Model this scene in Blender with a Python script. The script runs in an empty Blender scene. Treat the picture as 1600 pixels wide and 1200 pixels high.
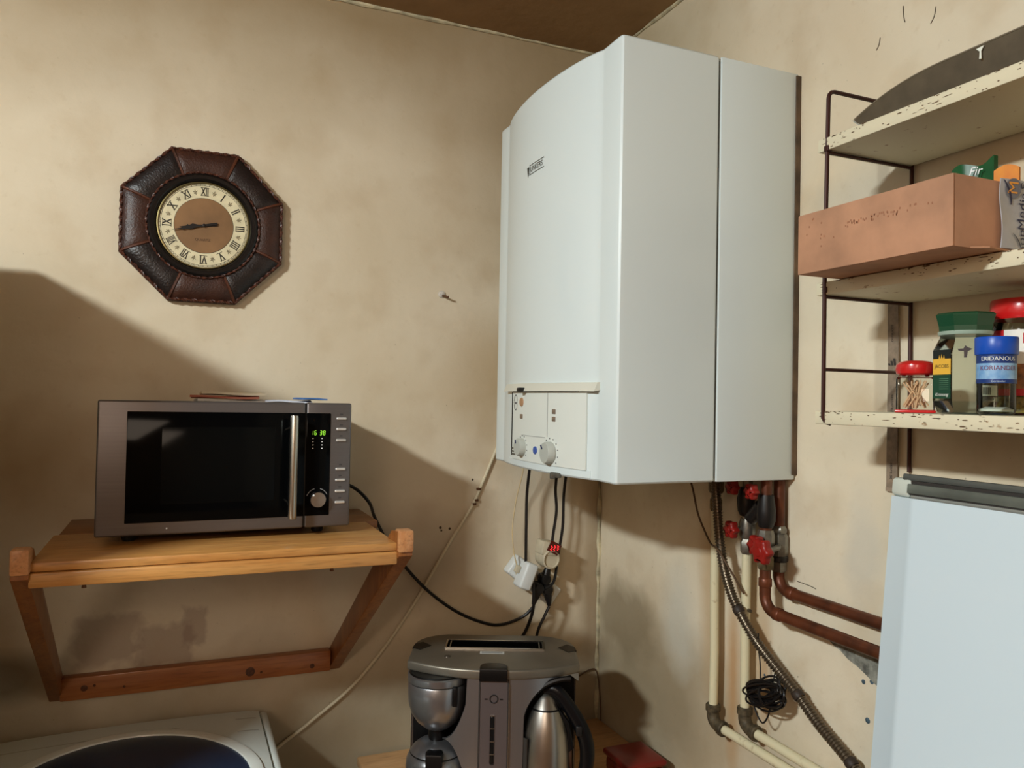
import bpy, bmesh, math, random
from mathutils import Vector, Matrix
random.seed(7)
S = bpy.context.scene
COL = S.collection
R = math.radians

def lin(c):
    return tuple(((v/255)/12.92 if v/255 <= .04045 else ((v/255+.055)/1.055)**2.4) for v in c[:3]) + (1,)

# ------------------------------------------------------------------ camera
cd = bpy.data.cameras.new('camera'); cam = bpy.data.objects.new('camera', cd); COL.objects.link(cam)
YAW, PITCH, ROLL, FPX = 0.40337, 0.01969, 0.01897, 1222.0
cd.sensor_width = 36; cd.lens = FPX/1600*36; cd.clip_start = .01
fw = Vector((math.sin(YAW)*math.cos(PITCH), math.cos(YAW)*math.cos(PITCH), math.sin(PITCH)))
rt = Vector((math.cos(YAW), -math.sin(YAW), 0)); up = rt.cross(fw)
r2 = rt*math.cos(ROLL)+up*math.sin(ROLL); u2 = -rt*math.sin(ROLL)+up*math.cos(ROLL)
M = Matrix((r2, u2, -fw)).transposed().to_4x4(); M.translation = Vector((-1.1405, -2.0, 1.55))
cam.matrix_world = M
S.camera = cam

# ------------------------------------------------------------------ light
w = bpy.data.worlds.new('world'); S.world = w; w.use_nodes = True
w.node_tree.nodes['Background'].inputs[0].default_value = (.75, .85, 1, 1)
w.node_tree.nodes['Background'].inputs[1].default_value = 1.0

def area(name, loc, target, sx, sy, power, color):
    l = bpy.data.lights.new(name, 'AREA'); l.shape = 'RECTANGLE'; l.size = sx; l.size_y = sy
    l.energy = power; l.color = color
    o = bpy.data.objects.new(name, l); COL.objects.link(o); o.location = loc
    d = Vector(target)-Vector(loc); o.rotation_euler = d.to_track_quat('-Z', 'Y').to_euler()
    return o
# daylight through the high strip window in the left wall (outside the frame)
area('window_daylight', (-2.66, -1.85, 2.47), (-1.86, -1.55, 1.25), .32, .11, 80, (.90, .98, .985))
# two warm fill lamps added behind and left of the camera to lift shade
area('warm_fill_high', (-2.1, -3.57, 2.15), (-1.1, 0, 1.0), .9, .55, 22, (1.0, .80, .62))
area('warm_fill_low', (-2.66, -3.1, 1.2), (0, -2.6, 1.1), .7, 1.8, 4.5, (1.0, .66, .44))

vs = S.view_settings
vs.view_transform = 'Standard'; vs.look = 'None'; vs.gamma = 1; vs.use_curve_mapping = False
vs.exposure = -0.12

# ------------------------------------------------------------------ materials
MATS = {}
def nt(m):
    return m.node_tree.nodes, m.node_tree.links

def mat(name, rgb, rough=.5, metal=0, var=0, vscale=20, bump=0, bscale=80, stretch=None, rgb2=None,
        alpha=1, trans=0, ior=1.45, emit=0, coat=0, thr=None, detail=5):
    if name in MATS: return MATS[name]
    m = bpy.data.materials.new(name); m.use_nodes = True; MATS[name] = m
    N, L = nt(m); b = N['Principled BSDF']
    b.inputs['Base Color'].default_value = lin(rgb); b.inputs['Roughness'].default_value = rough
    b.inputs['Metallic'].default_value = metal; b.inputs['IOR'].default_value = ior
    if trans: b.inputs['Transmission Weight'].default_value = trans
    if coat: b.inputs['Coat Weight'].default_value = coat; b.inputs['Coat Roughness'].default_value = .1
    if alpha < 1: b.inputs['Alpha'].default_value = alpha
    if emit:
        b.inputs['Emission Color'].default_value = lin(rgb); b.inputs['Emission Strength'].default_value = emit
    if var or rgb2 or bump:
        tc = N.new('ShaderNodeTexCoord'); mp = N.new('ShaderNodeMapping'); L.new(tc.outputs['Object'], mp.inputs[0])
        if stretch: mp.inputs['Scale'].default_value = stretch
    if var or rgb2:
        no = N.new('ShaderNodeTexNoise'); no.inputs['Scale'].default_value = vscale; no.inputs['Detail'].default_value = detail
        L.new(mp.outputs[0], no.inputs[0])
        mr = N.new('ShaderNodeMapRange'); L.new(no.outputs[0], mr.inputs[0])
        a, c = thr or (.3, .7)
        mr.inputs[1].default_value = a; mr.inputs[2].default_value = c
        mx = N.new('ShaderNodeMix'); mx.data_type = 'RGBA'
        mx.inputs[6].default_value = lin(rgb)
        mx.inputs[7].default_value = lin(rgb2) if rgb2 else lin([max(0, v*(1-var)) for v in rgb])
        L.new(mr.outputs[0], mx.inputs[0]); L.new(mx.outputs[2], b.inputs['Base Color'])
    if bump:
        n2 = N.new('ShaderNodeTexNoise'); n2.inputs['Scale'].default_value = bscale; n2.inputs['Detail'].default_value = 4
        L.new(mp.outputs[0], n2.inputs[0])
        bp = N.new('ShaderNodeBump'); bp.inputs['Strength'].default_value = bump; bp.inputs['Distance'].default_value = .002
        L.new(n2.outputs[0], bp.inputs['Height']); L.new(bp.outputs[0], b.inputs['Normal'])
    return m

def plaster(name, base, mottle, stains=(), rough=.85):
    """cream wall paint with mottling and stains; stains = (centre, radii, colour, strength, softness, noise)"""
    m = bpy.data.materials.new(name); m.use_nodes = True; N, L = nt(m); b = N['Principled BSDF']
    b.inputs['Roughness'].default_value = rough; b.inputs['Specular IOR Level'].default_value = .25
    tc = N.new('ShaderNodeTexCoord')
    def noise(scale, detail=4, dist=0):
        n = N.new('ShaderNodeTexNoise'); n.inputs['Scale'].default_value = scale; n.inputs['Detail'].default_value = detail
        n.inputs['Distortion'].default_value = dist
        L.new(tc.outputs['Object'], n.inputs[0]); return n
    def rng(sock, a, c, lo=0, hi=1):
        mr = N.new('ShaderNodeMapRange'); L.new(sock, mr.inputs[0])
        for i, v in zip((1, 2, 3, 4), (a, c, lo, hi)): mr.inputs[i].default_value = v
        return mr.outputs[0]
    def mix(fac, colA, colB):
        mx = N.new('ShaderNodeMix'); mx.data_type = 'RGBA'
        L.new(fac, mx.inputs[0])
        if isinstance(colA, tuple): mx.inputs[6].default_value = colA
        else: L.new(colA, mx.inputs[6])
        mx.inputs[7].default_value = colB
        return mx.outputs[2]
    c = mix(rng(noise(2.2, 6, .6).outputs[0], .38, .68, 0, .75), lin(base), lin(mottle[0]))
    c = mix(rng(noise(7, 6).outputs[0], .5, .75, 0, .45), c, lin(mottle[1]))
    c = mix(rng(noise(45, 3).outputs[0], .62, .75, 0, .18), c, lin(mottle[1]))
    c = mix(rng(noise(110, 2).outputs[0], .74, .78, 0, .5), c, lin((95, 85, 70)))
    for (ctr, rad, col, strength, soft, nz, ns) in stains:
        mp = N.new('ShaderNodeMapping'); mp.vector_type = 'TEXTURE'; L.new(tc.outputs['Object'], mp.inputs[0])
        mp.inputs['Location'].default_value = ctr; mp.inputs['Scale'].default_value = rad
        ln = N.new('ShaderNodeVectorMath'); ln.operation = 'LENGTH'; L.new(mp.outputs[0], ln.inputs[0]); dist = ln.outputs['Value']
        if ns > 20:                                   # brushed, box-shaped patch
            ab = N.new('ShaderNodeVectorMath'); ab.operation = 'ABSOLUTE'; L.new(mp.outputs[0], ab.inputs[0])
            sp = N.new('ShaderNodeSeparateXYZ'); L.new(ab.outputs[0], sp.inputs[0])
            mxm = N.new('ShaderNodeMath'); mxm.operation = 'MAXIMUM'; L.new(sp.outputs[0], mxm.inputs[0]); L.new(sp.outputs[2], mxm.inputs[1]); dist = mxm.outputs[0]
        ad = N.new('ShaderNodeMath'); ad.operation = 'MULTIPLY_ADD'
        L.new(noise(ns, 5, .3).outputs[0], ad.inputs[0]); ad.inputs[1].default_value = nz; L.new(dist, ad.inputs[2])
        c = mix(rng(ad.outputs[0], 1+nz*.5-soft, 1+nz*.5, strength, 0), c, lin(col))
    L.new(c, b.inputs['Base Color'])
    bp = N.new('ShaderNodeBump'); bp.inputs['Strength'].default_value = .35; bp.inputs['Distance'].default_value = .004
    L.new(noise(28, 8).outputs[0], bp.inputs['Height']); L.new(bp.outputs[0], b.inputs['Normal'])
    return m

def wood(name, c1, c2, axis='X', scale=1.0, rough=.45):
    m = bpy.data.materials.new(name); m.use_nodes = True; N, L = nt(m); b = N['Principled BSDF']; MATS[name] = m
    b.inputs['Roughness'].default_value = rough; b.inputs['Coat Weight'].default_value = .15
    tc = N.new('ShaderNodeTexCoord'); mp = N.new('ShaderNodeMapping'); L.new(tc.outputs['Object'], mp.inputs[0])
    s = [14*scale]*3; s['XYZ'.index(axis)] = 1.2*scale; mp.inputs['Scale'].default_value = s
    n = N.new('ShaderNodeTexNoise'); n.inputs['Scale'].default_value = 3; n.inputs['Detail'].default_value = 6; n.inputs['Distortion'].default_value = 1.2
    L.new(mp.outputs[0], n.inputs[0])
    wv = N.new('ShaderNodeTexNoise'); wv.inputs['Scale'].default_value = 16; wv.inputs['Detail'].default_value = 2; L.new(mp.outputs[0], wv.inputs[0])
    mr = N.new('ShaderNodeMapRange'); L.new(n.outputs[0], mr.inputs[0]); mr.inputs[1].default_value = .3; mr.inputs[2].default_value = .7
    mx = N.new('ShaderNodeMix'); mx.data_type = 'RGBA'; mx.inputs[6].default_value = lin(c1); mx.inputs[7].default_value = lin(c2)
    L.new(mr.outputs[0], mx.inputs[0])
    mr2 = N.new('ShaderNodeMapRange'); L.new(wv.outputs[0], mr2.inputs[0]); mr2.inputs[1].default_value = .5; mr2.inputs[2].default_value = .8; mr2.inputs[4].default_value = .5
    m2 = N.new('ShaderNodeMix'); m2.data_type = 'RGBA'; L.new(mx.outputs[2], m2.inputs[6]); m2.inputs[7].default_value = lin([v*.6 for v in c2])
    L.new(mr2.outputs[0], m2.inputs[0]); L.new(m2.outputs[2], b.inputs['Base Color'])
    return m

# ------------------------------------------------------------------ mesh building
class MB:
    def __init__(s): s.v = []; s.f = []
    def add(s, vs, fs):
        o = len(s.v); s.v += [Vector(p) for p in vs]; s.f += [[o+i for i in f] for f in fs]; return s
    def bm(s, bm):
        bm.verts.index_update(); s.add([v.co.copy() for v in bm.verts], [[v.index for v in f.verts] for f in bm.faces]); bm.free(); return s
    def box(s, x0, x1, y0, y1, z0, z1, bev=0, seg=2, rot=None):
        b = bmesh.new(); bmesh.ops.create_cube(b, size=1)
        c = Vector(((x0+x1)/2, (y0+y1)/2, (z0+z1)/2))
        for v in b.verts: v.co = Vector((v.co.x*abs(x1-x0), v.co.y*abs(y1-y0), v.co.z*abs(z1-z0)))
        if bev: bmesh.ops.bevel(b, geom=b.edges[:], offset=bev, segments=seg, affect='EDGES', profile=.5)
        for v in b.verts: v.co = (rot @ v.co if rot else v.co)+c
        return s.bm(b)
    def tube(s, pts, r, n=10, cap=True, twist=0, flat=1, closed=False):
        pts = [Vector(p) for p in pts]; k = len(pts)
        rr = r if isinstance(r, (list, tuple)) else [r]*k
        vs = []; fs = []; prev = None
        for i, p in enumerate(pts):
            if closed: t = (pts[(i+1) % k]-pts[i-1]).normalized()
            else: t = (pts[min(i+1, k-1)]-pts[max(i-1, 0)]).normalized()
            if prev is None:
                a = Vector((0, 0, 1)) if abs(t.z) < .9 else Vector((1, 0, 0)); nrm = (a-t*a.dot(t)).normalized()
            else: nrm = (prev-t*prev.dot(t)).normalized()
            prev = nrm; bn = t.cross(nrm)
            for j in range(n):
                a = 2*math.pi*j/n; tw = twist*i
                ca, sa = math.cos(a)*rr[i], math.sin(a)*rr[i]*flat
                x, y = ca*math.cos(tw)-sa*math.sin(tw), ca*math.sin(tw)+sa*math.cos(tw)
                vs.append(p+nrm*x+bn*y)
        m = k if closed else k-1
        for i in range(m):
            for j in range(n):
                a = i*n+j; b_ = i*n+(j+1) % n; c = ((i+1) % k)*n+(j+1) % n; d = ((i+1) % k)*n+j
                fs.append([a, b_, c, d])
        if cap and not closed: fs.append(list(range(n))[::-1]); fs.append(list(range((k-1)*n, k*n)))
        return s.add(vs, fs)
    def lathe(s, prof, c=(0, 0, 0), n=32, axis='Z', cap=True, a0=0):
        """prof: (r, h) list; axis the spin axis; sq != 1 gives n-gon without smoothing"""
        c = Vector(c); vs = []; fs = []
        for (r, h) in prof:
            for j in range(n):
                a = 2*math.pi*j/n+a0; x, y = r*math.cos(a), r*math.sin(a)
                vs.append(c+(Vector((x, y, h)) if axis == 'Z' else Vector((x, h, y)) if axis == 'Y' else Vector((h, x, y))))
        for i in range(len(prof)-1):
            for j in range(n): fs.append([i*n+j, i*n+(j+1) % n, (i+1)*n+(j+1) % n, (i+1)*n+j])
        if cap and prof[0][0] > 1e-5: fs.append(list(range(n))[::-1])
        if cap and prof[-1][0] > 1e-5: fs.append(list(range((len(prof)-1)*n, len(prof)*n)))
        return s.add(vs, fs)
    def prism(s, poly, d0, d1, axis='Z', bev=0, seg=2):
        """extrude a 2d polygon along axis; axis Z: (x,y); Y: (x,z); X: (y,z)"""
        def P(p, d): return (p[0], p[1], d) if axis == 'Z' else (p[0], d, p[1]) if axis == 'Y' else (d, p[0], p[1])
        b = bmesh.new(); n = len(poly)
        A = [b.verts.new(P(p, d0)) for p in poly]; B = [b.verts.new(P(p, d1)) for p in poly]
        b.faces.new(A); b.faces.new(B)
        for i in range(n): b.faces.new([A[i], A[(i+1) % n], B[(i+1) % n], B[i]])
        bmesh.ops.recalc_face_normals(b, faces=b.faces[:])
        if bev:
            ed = [e for e in b.edges if (e.verts[0] in A) == (e.verts[1] in A)]
            bmesh.ops.bevel(b, geom=ed, offset=bev, segments=seg, affect='EDGES', profile=.5)
        return s.bm(b)
    def grid(s, fn, nu, nv, thick=0):
        """surface fn(u,v) -> point; thick: offset vector giving it a back"""
        P = [[Vector(fn(i/nu, j/nv)) for j in range(nv+1)] for i in range(nu+1)]
        vs = [p for row in P for p in row]; w_ = nv+1
        fs = [[i*w_+j, (i+1)*w_+j, (i+1)*w_+j+1, i*w_+j+1] for i in range(nu) for j in range(nv)]
        if thick:
            o = len(vs); t = Vector(thick); vs += [p+t for p in vs[:o]]
            fs += [[o+k for k in f][::-1] for f in fs]
            rim = [i*w_ for i in range(nu+1)]+[nu*w_+j for j in range(1, nv+1)]+[i*w_+nv for i in range(nu-1, -1, -1)]+[j for j in range(nv-1, 0, -1)]
            for a, b_ in zip(rim, rim[1:]+rim[:1]): fs.append([b_, a, o+a, o+b_])
        return s.add(vs, fs)
    def text(s, body, size, o, xd, yd, ext=.0003, bend=None, align='CENTER', shear=0):
        vs, fs = text_mesh(body, size, align, shear)
        o, xd, yd = Vector(o), Vector(xd), Vector(yd); nz = xd.cross(yd)
        if bend: return s.add([bend(v[0], v[1]) for v in vs], fs)
        n = len(vs); V = [o+xd*v[0]+yd*v[1] for v in vs]
        return s.add(V, fs)
    def sphere(s, c, r, n=12, sc=(1, 1, 1)):
        b = bmesh.new(); bmesh.ops.create_uvsphere(b, u_segments=n, v_segments=max(6, n//2), radius=1)
        for v in b.verts: v.co = Vector((v.co.x*r*sc[0], v.co.y*r*sc[1], v.co.z*r*sc[2]))+Vector(c)
        return s.bm(b)
    def build(s, name, m, parent=None, world=False, smooth=True, ang=35, origin=None):
        off = Vector((0, 0, 0))
        if parent is not None and world:
            p = parent
            while p is not None: off += p.location; p = p.parent
        if parent is None:
            if origin is None:
                lo = [min(v[i] for v in s.v) for i in range(3)]; hi = [max(v[i] for v in s.v) for i in range(3)]
                origin = ((lo[0]+hi[0])/2, (lo[1]+hi[1])/2, lo[2])
            off = Vector(origin)
        me = bpy.data.meshes.new(name); me.from_pydata([v-off for v in s.v], [], s.f)
        b = bmesh.new(); b.from_mesh(me); bmesh.ops.recalc_face_normals(b, faces=b.faces[:]); b.to_mesh(me); b.free()
        me.materials.append(m)
        if smooth:
            me.polygons.foreach_set('use_smooth', [True]*len(me.polygons)); me.set_sharp_from_angle(angle=R(ang))
        o = bpy.data.objects.new(name, me); COL.objects.link(o)
        if parent is not None: o.parent = parent
        else: o.location = off
        return o

TCACHE = {}
def text_mesh(body, size, align, shear):
    k = (body, align, shear)
    if k not in TCACHE:
        cu = bpy.data.curves.new('txt', 'FONT'); cu.body = body; cu.size = 1; cu.align_x = align; cu.align_y = 'CENTER'; cu.shear = shear
        cu.resolution_u = 3; cu.offset = .018 if body and set(body) <= set('IVX') else 0
        ob = bpy.data.objects.new('txt', cu); COL.objects.link(ob)
        dg = bpy.context.evaluated_depsgraph_get(); me = bpy.data.meshes.new_from_object(ob.evaluated_get(dg))
        TCACHE[k] = ([tuple(v.co) for v in me.vertices], [list(p.vertices) for p in me.polygons])
        bpy.data.objects.remove(ob); bpy.data.curves.remove(cu); bpy.data.meshes.remove(me)
    v, f = TCACHE[k]
    return [(a[0]*size, a[1]*size) for a in v], f

def tag(o, label, cat, group=None, kind=None):
    o['label'] = label; o['category'] = cat
    if group: o['group'] = group
    if kind: o['kind'] = kind
    return o
def thing(name, label, cat, loc, rz=0, group=None):
    o = bpy.data.objects.new(name, None); COL.objects.link(o); o.location = loc; o.rotation_euler = (0, 0, rz)
    o.empty_display_size = .05
    return tag(o, label, cat, group)
def struct(mb, name, m, label=None, **k):
    o = mb.build(name, m, origin=(0, 0, 0), **k); o['kind'] = 'structure'
    o['label'] = label or name.replace('_', ' '); o['category'] = name.split('_')[0]
    return o
def spline(pts, k=8, closed=False):
    """Catmull-Rom through the points"""
    P = [Vector(p) for p in pts]; n = len(P); out = []
    for i in range(n if closed else n-1):
        if closed: a, b, c, d = P[i-1], P[i], P[(i+1) % n], P[(i+2) % n]
        else: a, b, c, d = P[max(i-1, 0)], P[i], P[i+1], P[min(i+2, n-1)]
        for j in range(k):
            t = j/k
            out.append(.5*((2*b)+(c-a)*t+(2*a-5*b+4*c-d)*t*t+(3*b-a-3*c+d)*t**3))
    if not closed: out.append(P[-1])
    return out
X, Y, Z = Vector((1, 0, 0)), Vector((0, 1, 0)), Vector((0, 0, 1))

# ------------------------------------------------------------------ the room
CEIL = 2.565
cream, m1, m2 = (217, 204, 180), (203, 186, 157), (184, 160, 126)
wall_b = plaster('plaster_back', cream, (m1, m2), [
    ((-.9, 0, 2.66), (3.2, 1, .52), (146, 124, 88), .85, .8, .5, 3),         # soot under the ceiling, with the weaker light up there painted in
    ((-.15, 0, 2.35), (.45, 1, .55), (150, 130, 98), .6, .7, .5, 3),
    ((-.32, 0, 1.62), (.22, 1, .2), (178, 150, 108), .6, .8, .5, 4),           # ochre stain under the hook
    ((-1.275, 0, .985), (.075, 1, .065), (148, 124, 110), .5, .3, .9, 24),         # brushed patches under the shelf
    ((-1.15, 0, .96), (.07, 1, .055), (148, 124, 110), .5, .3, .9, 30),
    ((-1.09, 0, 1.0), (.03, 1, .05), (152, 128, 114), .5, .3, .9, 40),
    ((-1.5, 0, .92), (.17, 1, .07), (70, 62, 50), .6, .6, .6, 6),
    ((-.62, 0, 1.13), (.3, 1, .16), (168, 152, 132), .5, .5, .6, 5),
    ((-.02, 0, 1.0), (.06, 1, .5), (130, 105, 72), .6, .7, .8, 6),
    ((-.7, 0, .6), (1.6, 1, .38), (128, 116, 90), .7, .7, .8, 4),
])
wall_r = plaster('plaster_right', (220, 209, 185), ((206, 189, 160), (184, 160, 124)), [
    ((0, -.2, 2.45), (1, .5, .3), (160, 148, 118), .6, .7, .6, 4),
    ((0, -.3, .82), (1, .34, .2), (128, 108, 76), .6, .6, .8, 5),
    ((0, -.2, .75), (1, .8, .35), (136, 124, 98), .6, .7, .9, 4),
    ((0, -.52, 1.12), (1, .06, .3), (188, 158, 116), .6, .7, .6, 8),
    ((0, -.66, 1.1), (1, .05, .25), (188, 160, 120), .5, .7, .6, 8),
    ((0, -1.0, 1.9), (1, .2, .12), (190, 186, 172), .5, .5, .8, 8),
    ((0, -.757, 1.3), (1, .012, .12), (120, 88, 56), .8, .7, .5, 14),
    ((0, -.60, .95), (1, .03, .28), (176, 136, 90), .8, .8, .5, 10),
    ((0, -.70, .98), (1, .03, .2), (180, 142, 98), .7, .8, .5, 10),
    ((0, -.15, .95), (1, .2, .12), (132, 118, 92), .7, .5, 1.2, 8),
    ((0, -.95, 1.3), (1, .05, .12), (196, 192, 178), .6, .6, 1.0, 10),
    ((0, -.4, 1.02), (1, .1, .16), (196, 196, 184), .6, .6, 1.0, 8),
])
wall_o = plaster('plaster_other', (172, 134, 96), ((160, 122, 84), (150, 112, 76)))
ceil_m = plaster('ceiling_paint', (152, 122, 88), ((138, 108, 76), (124, 96, 66)))
floor_m = mat('floor_tiles', (116, 78, 50), .5, var=.25, vscale=6)
T = .12; XL, YF = -2.68, -3.6
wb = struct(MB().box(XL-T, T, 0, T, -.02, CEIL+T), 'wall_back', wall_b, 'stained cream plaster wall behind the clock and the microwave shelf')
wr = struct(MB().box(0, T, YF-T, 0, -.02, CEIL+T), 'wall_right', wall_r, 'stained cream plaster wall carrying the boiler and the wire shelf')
struct(MB().box(XL-T, T, YF-T, T, CEIL, CEIL+T), 'ceiling', ceil_m, 'dark brown smoke-stained ceiling')
struct(MB().box(XL-T, T, YF-T, T, -T, 0), 'floor', floor_m, 'brown floor')
# left wall with the high strip window
wy0, wy1, wz0, wz1 = -2.05, -1.65, 2.39, 2.545
m_ = MB(); m_.box(XL-T, XL, YF, 0, 0, wz0); m_.box(XL-T, XL, YF, 0, wz1, CEIL); m_.box(XL-T, XL, YF, wy0, wz0, wz1); m_.box(XL-T, XL, wy1, 0, wz0, wz1)
struct(m_, 'wall_left', wall_o, 'cream wall with a high strip window')
m_ = MB()
for a in (wz0, wz1-.02): m_.box(XL-.08, XL-.05, wy0, wy1, a, a+.02)
for a in (wy0, wy1-.02): m_.box(XL-.08, XL-.05, a, a+.02, wz0, wz1)
struct(m_, 'window_1', mat('window_white', (225, 225, 220), .4), 'high strip window in the left wall')
struct(MB().box(XL-T, T, YF-T, YF, 0, CEIL), 'wall_front', wall_o, 'cream wall behind the camera')
# plaster bead down the corner and along the ceiling
m_ = MB(); m_.tube([(-.004+random.uniform(-.002, .002), -.004+random.uniform(-.002, .002), z*.03) for z in range(0, 86)], [.006*random.uniform(.4, 1.3) for z in range(86)], 6)
struct(m_, 'trim_1', mat('corner_filler', (216, 205, 170), .9, var=.35, vscale=30), 'uneven plaster bead down the corner of the walls')
m_ = MB(); m_.tube([(XL+x*.05, -.003, CEIL-.003+random.uniform(-.001, .001)) for x in range(0, 58)], [.005*random.uniform(.5, 1.4) for x in range(58)], 6)
struct(m_, 'trim_2', MATS['corner_filler'], 'pale plaster bead between back wall and ceiling')
m_ = MB(); m_.tube([(-.003, y*-.05, CEIL-.003+random.uniform(-.001, .001)) for y in range(0, 70)], [.004*random.uniform(.5, 1.4) for x in range(70)], 6)
struct(m_, 'trim_3', MATS['corner_filler'], 'pale plaster bead between right wall and ceiling')

# broken plaster and paint marks on the right wall
m_ = MB()
pts = [(-.862, 1.128), (-.868, 1.112), (-.885, 1.104), (-.9, 1.098), (-.925, 1.086), (-.95, 1.078), (-.975, 1.068), (-1.0, 1.055), (-1.02, 1.075), (-1.02, 1.12), (-.99, 1.124), (-.96, 1.13), (-.92, 1.13), (-.885, 1.133)]
cy, cz = -.94, 1.105; ring = []
for k in range(5):
    f_ = 1-k/5.
    for (a, b_) in pts: ring.append((-.001-.006*(1 if k else 0)-.003*random.random()*(k > 0), cy+(a-cy)*f_, cz+(b_-cz)*f_))
n_ = len(pts); fs_ = [[k*n_+j, k*n_+(j+1) % n_, (k+1)*n_+(j+1) % n_, (k+1)*n_+j] for k in range(4) for j in range(n_)]+[[4*n_+j for j in range(n_)]]
m_.add(ring, fs_)
m_.build('plaster_patch', mat('cement', (150, 150, 138), .95, var=.5, vscale=60, bump=1, bscale=150), wr, world=True, ang=20)
bl = mat('blue_paint', (84, 108, 122), .6, var=.4, vscale=120)
for (a, b_, r_) in [(-.955, 1.057, .0045), (-.973, 1.063, .0045), (-.965, .992, .0055), (-.705, 1.035, .003), (-.7, .985, .003)]:
    MB().lathe([(r_*q, -.0006*(1-q*q)-.0002) for q in (1, .8, .5, .001)], (0, a, b_), 9, axis='X').build('paint_spot', bl, wr, world=True)
dk = mat('dark_scratch', (70, 58, 44), .9)
for p in ([(-.498, 0, 1.8), ], ):
    pass
for (y, z0, dz, dy) in [(-1.03, 2.215, .03, .004), (-1.08, 2.19, .025, -.01), (-.97, 2.19, .02, -.008), (-.79, 1.2, -.004, -.05)]:
    MB().tube(spline([(-.0008, y, z0), (-.0008, y+dy*.7, z0+dz*.4), (-.0008, y+dy, z0+dz)], 4), .0007, 5).build('scratch', dk, wr, world=True)
for (x, z, r_) in [(-.487, 1.204, .004), (-.484, 1.196, .003), (-.461, 1.2, .0035), (-.398, 1.33, .003)]:
    MB().lathe([(r_, 0), (r_*.8, -.001), (.001, -.0012)], (x, 0, z), 8, axis='Y').build('nail_hole', dk, wb, world=True)

# ------------------------------------------------------------------ tall cabinet left of the frame (its shadow falls on the wall)
t = thing('tall_cabinet', 'tall white cabinet beyond the left edge, its shadow on the wall', 'cabinet', (-1.853, -.485, 0))
wh = mat('cabinet_white', (205, 198, 182), .4)
MB().box(-.3, .3, -.28, .3, .06, 1.88, .004).build('body', wh, t)
MB().box(-.28, .28, -.24, .27, 0, .06).build('plinth', mat('dark_plinth', (60, 50, 42), .6), t)
for a, b_ in ((-.298, -.002), (.002, .298)):
    d = MB().box(a, b_, -.305, -.282, .07, 1.875, .003).build('door', wh, t)
    hx = b_-.03 if a < -.1 else a+.03
    MB().tube([(hx, -.305, .95), (hx, -.33, .97), (hx, -.33, 1.08), (hx, -.305, 1.1)], .005, 8).build('handle', mat('chrome', (190, 190, 190), .25, 1), d)

# ------------------------------------------------------------------ boiler
bx, by0, by1, bz0, bz1 = -.198, -.783, -.205, 1.40, 2.217
enamel = mat('white_enamel', (212, 223, 223), .28, coat=.3)
t = thing('gas_boiler', 'white wall-mounted gas boiler with bulging front cover and control panel', 'boiler', (-.2, -.5, bz0))
MB().box(bx+.003, -.004, by0, by1, bz0, bz1, .003).build('rear_casing', enamel, t, world=True)
MB().box(bx-.003, bx+.006, by0+.006, by1-.006, bz0+.006, bz1-.006).build('seam_gasket', mat('seam_dark', (60, 62, 60), .8), t, world=True)
MB().box(-.012, 0, by0-.0028, by1+.004, bz0+.01, bz1-.005).build('wall_edge_shade', mat('shade_brown', (110, 88, 66), .8, var=.4), t, world=True)  # brown strip painted for the thin shadow between casing and wall
def bulge(y):
    if y > -.262 or y < -.712: return 0
    u = (y+.487)/.225
    return .031*(max(0, 1-u*u))**.8
def front_x(y): return -.416-bulge(y)
prof = [(bx-.002, by1), (-.408, by1), (-.4145, by1-.002), (-.416, by1-.008), (-.416, -.255)]
prof += [(front_x(y), y) for y in [-.262-.0125*k for k in range(37)]]
prof += [(-.416, -.72), (-.417, by0+.012), (-.4155, by0+.004), (-.412, by0+.0008), (-.405, by0), (bx-.002, by0)]
# front cover with a recess for the control panel
cover = MB().prism(prof, bz0, bz1, 'Z').build('front_cover', enamel, t, world=True, ang=25)
bv = cover.modifiers.new('bevel', 'BEVEL'); bv.width = .004; bv.segments = 2; bv.limit_method = 'ANGLE'; bv.angle_limit = R(60)
# control panel (slightly proud sheet following the bulge)
cp_m = mat('panel_plastic', (214, 219, 212), .4)
def sheet(y0, y1, z0, z1, off, th, ny=16):
    return MB().grid(lambda u, v: (front_x(y0+(y1-y0)*u)-off, y0+(y1-y0)*u, z0+(z1-z0)*v), ny, 1, (th, 0, 0))
cp = sheet(-.376, -.69, 1.418, 1.567, .0035, .003).build('control_panel', cp_m, t, world=True)
sheet(-.3705, -.3765, 1.425, 1.567, .0042, .003, 2).build('panel_gap', mat('black_gap', (25, 25, 25), .6), cp, world=True)
sheet(-.38, -.665, 1.5665, 1.5695, .0045, .004).build('panel_gap', MATS['black_gap'], cp, world=True)
sheet(-.563, -.565, 1.475, 1.566, .0042, .001, 1).build('panel_line', mat('line_grey', (170, 172, 168), .5), cp, world=True)
sheet(-.44, -.555, 1.4725, 1.474, .0042, .001, 6).build('panel_line', mat('line_grey', (170, 172, 168), .5), cp, world=True)
sheet(-.345, -.70, 1.404, 1.4175, .0012, .003).build('bottom_strip', enamel, t, world=True)
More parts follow.
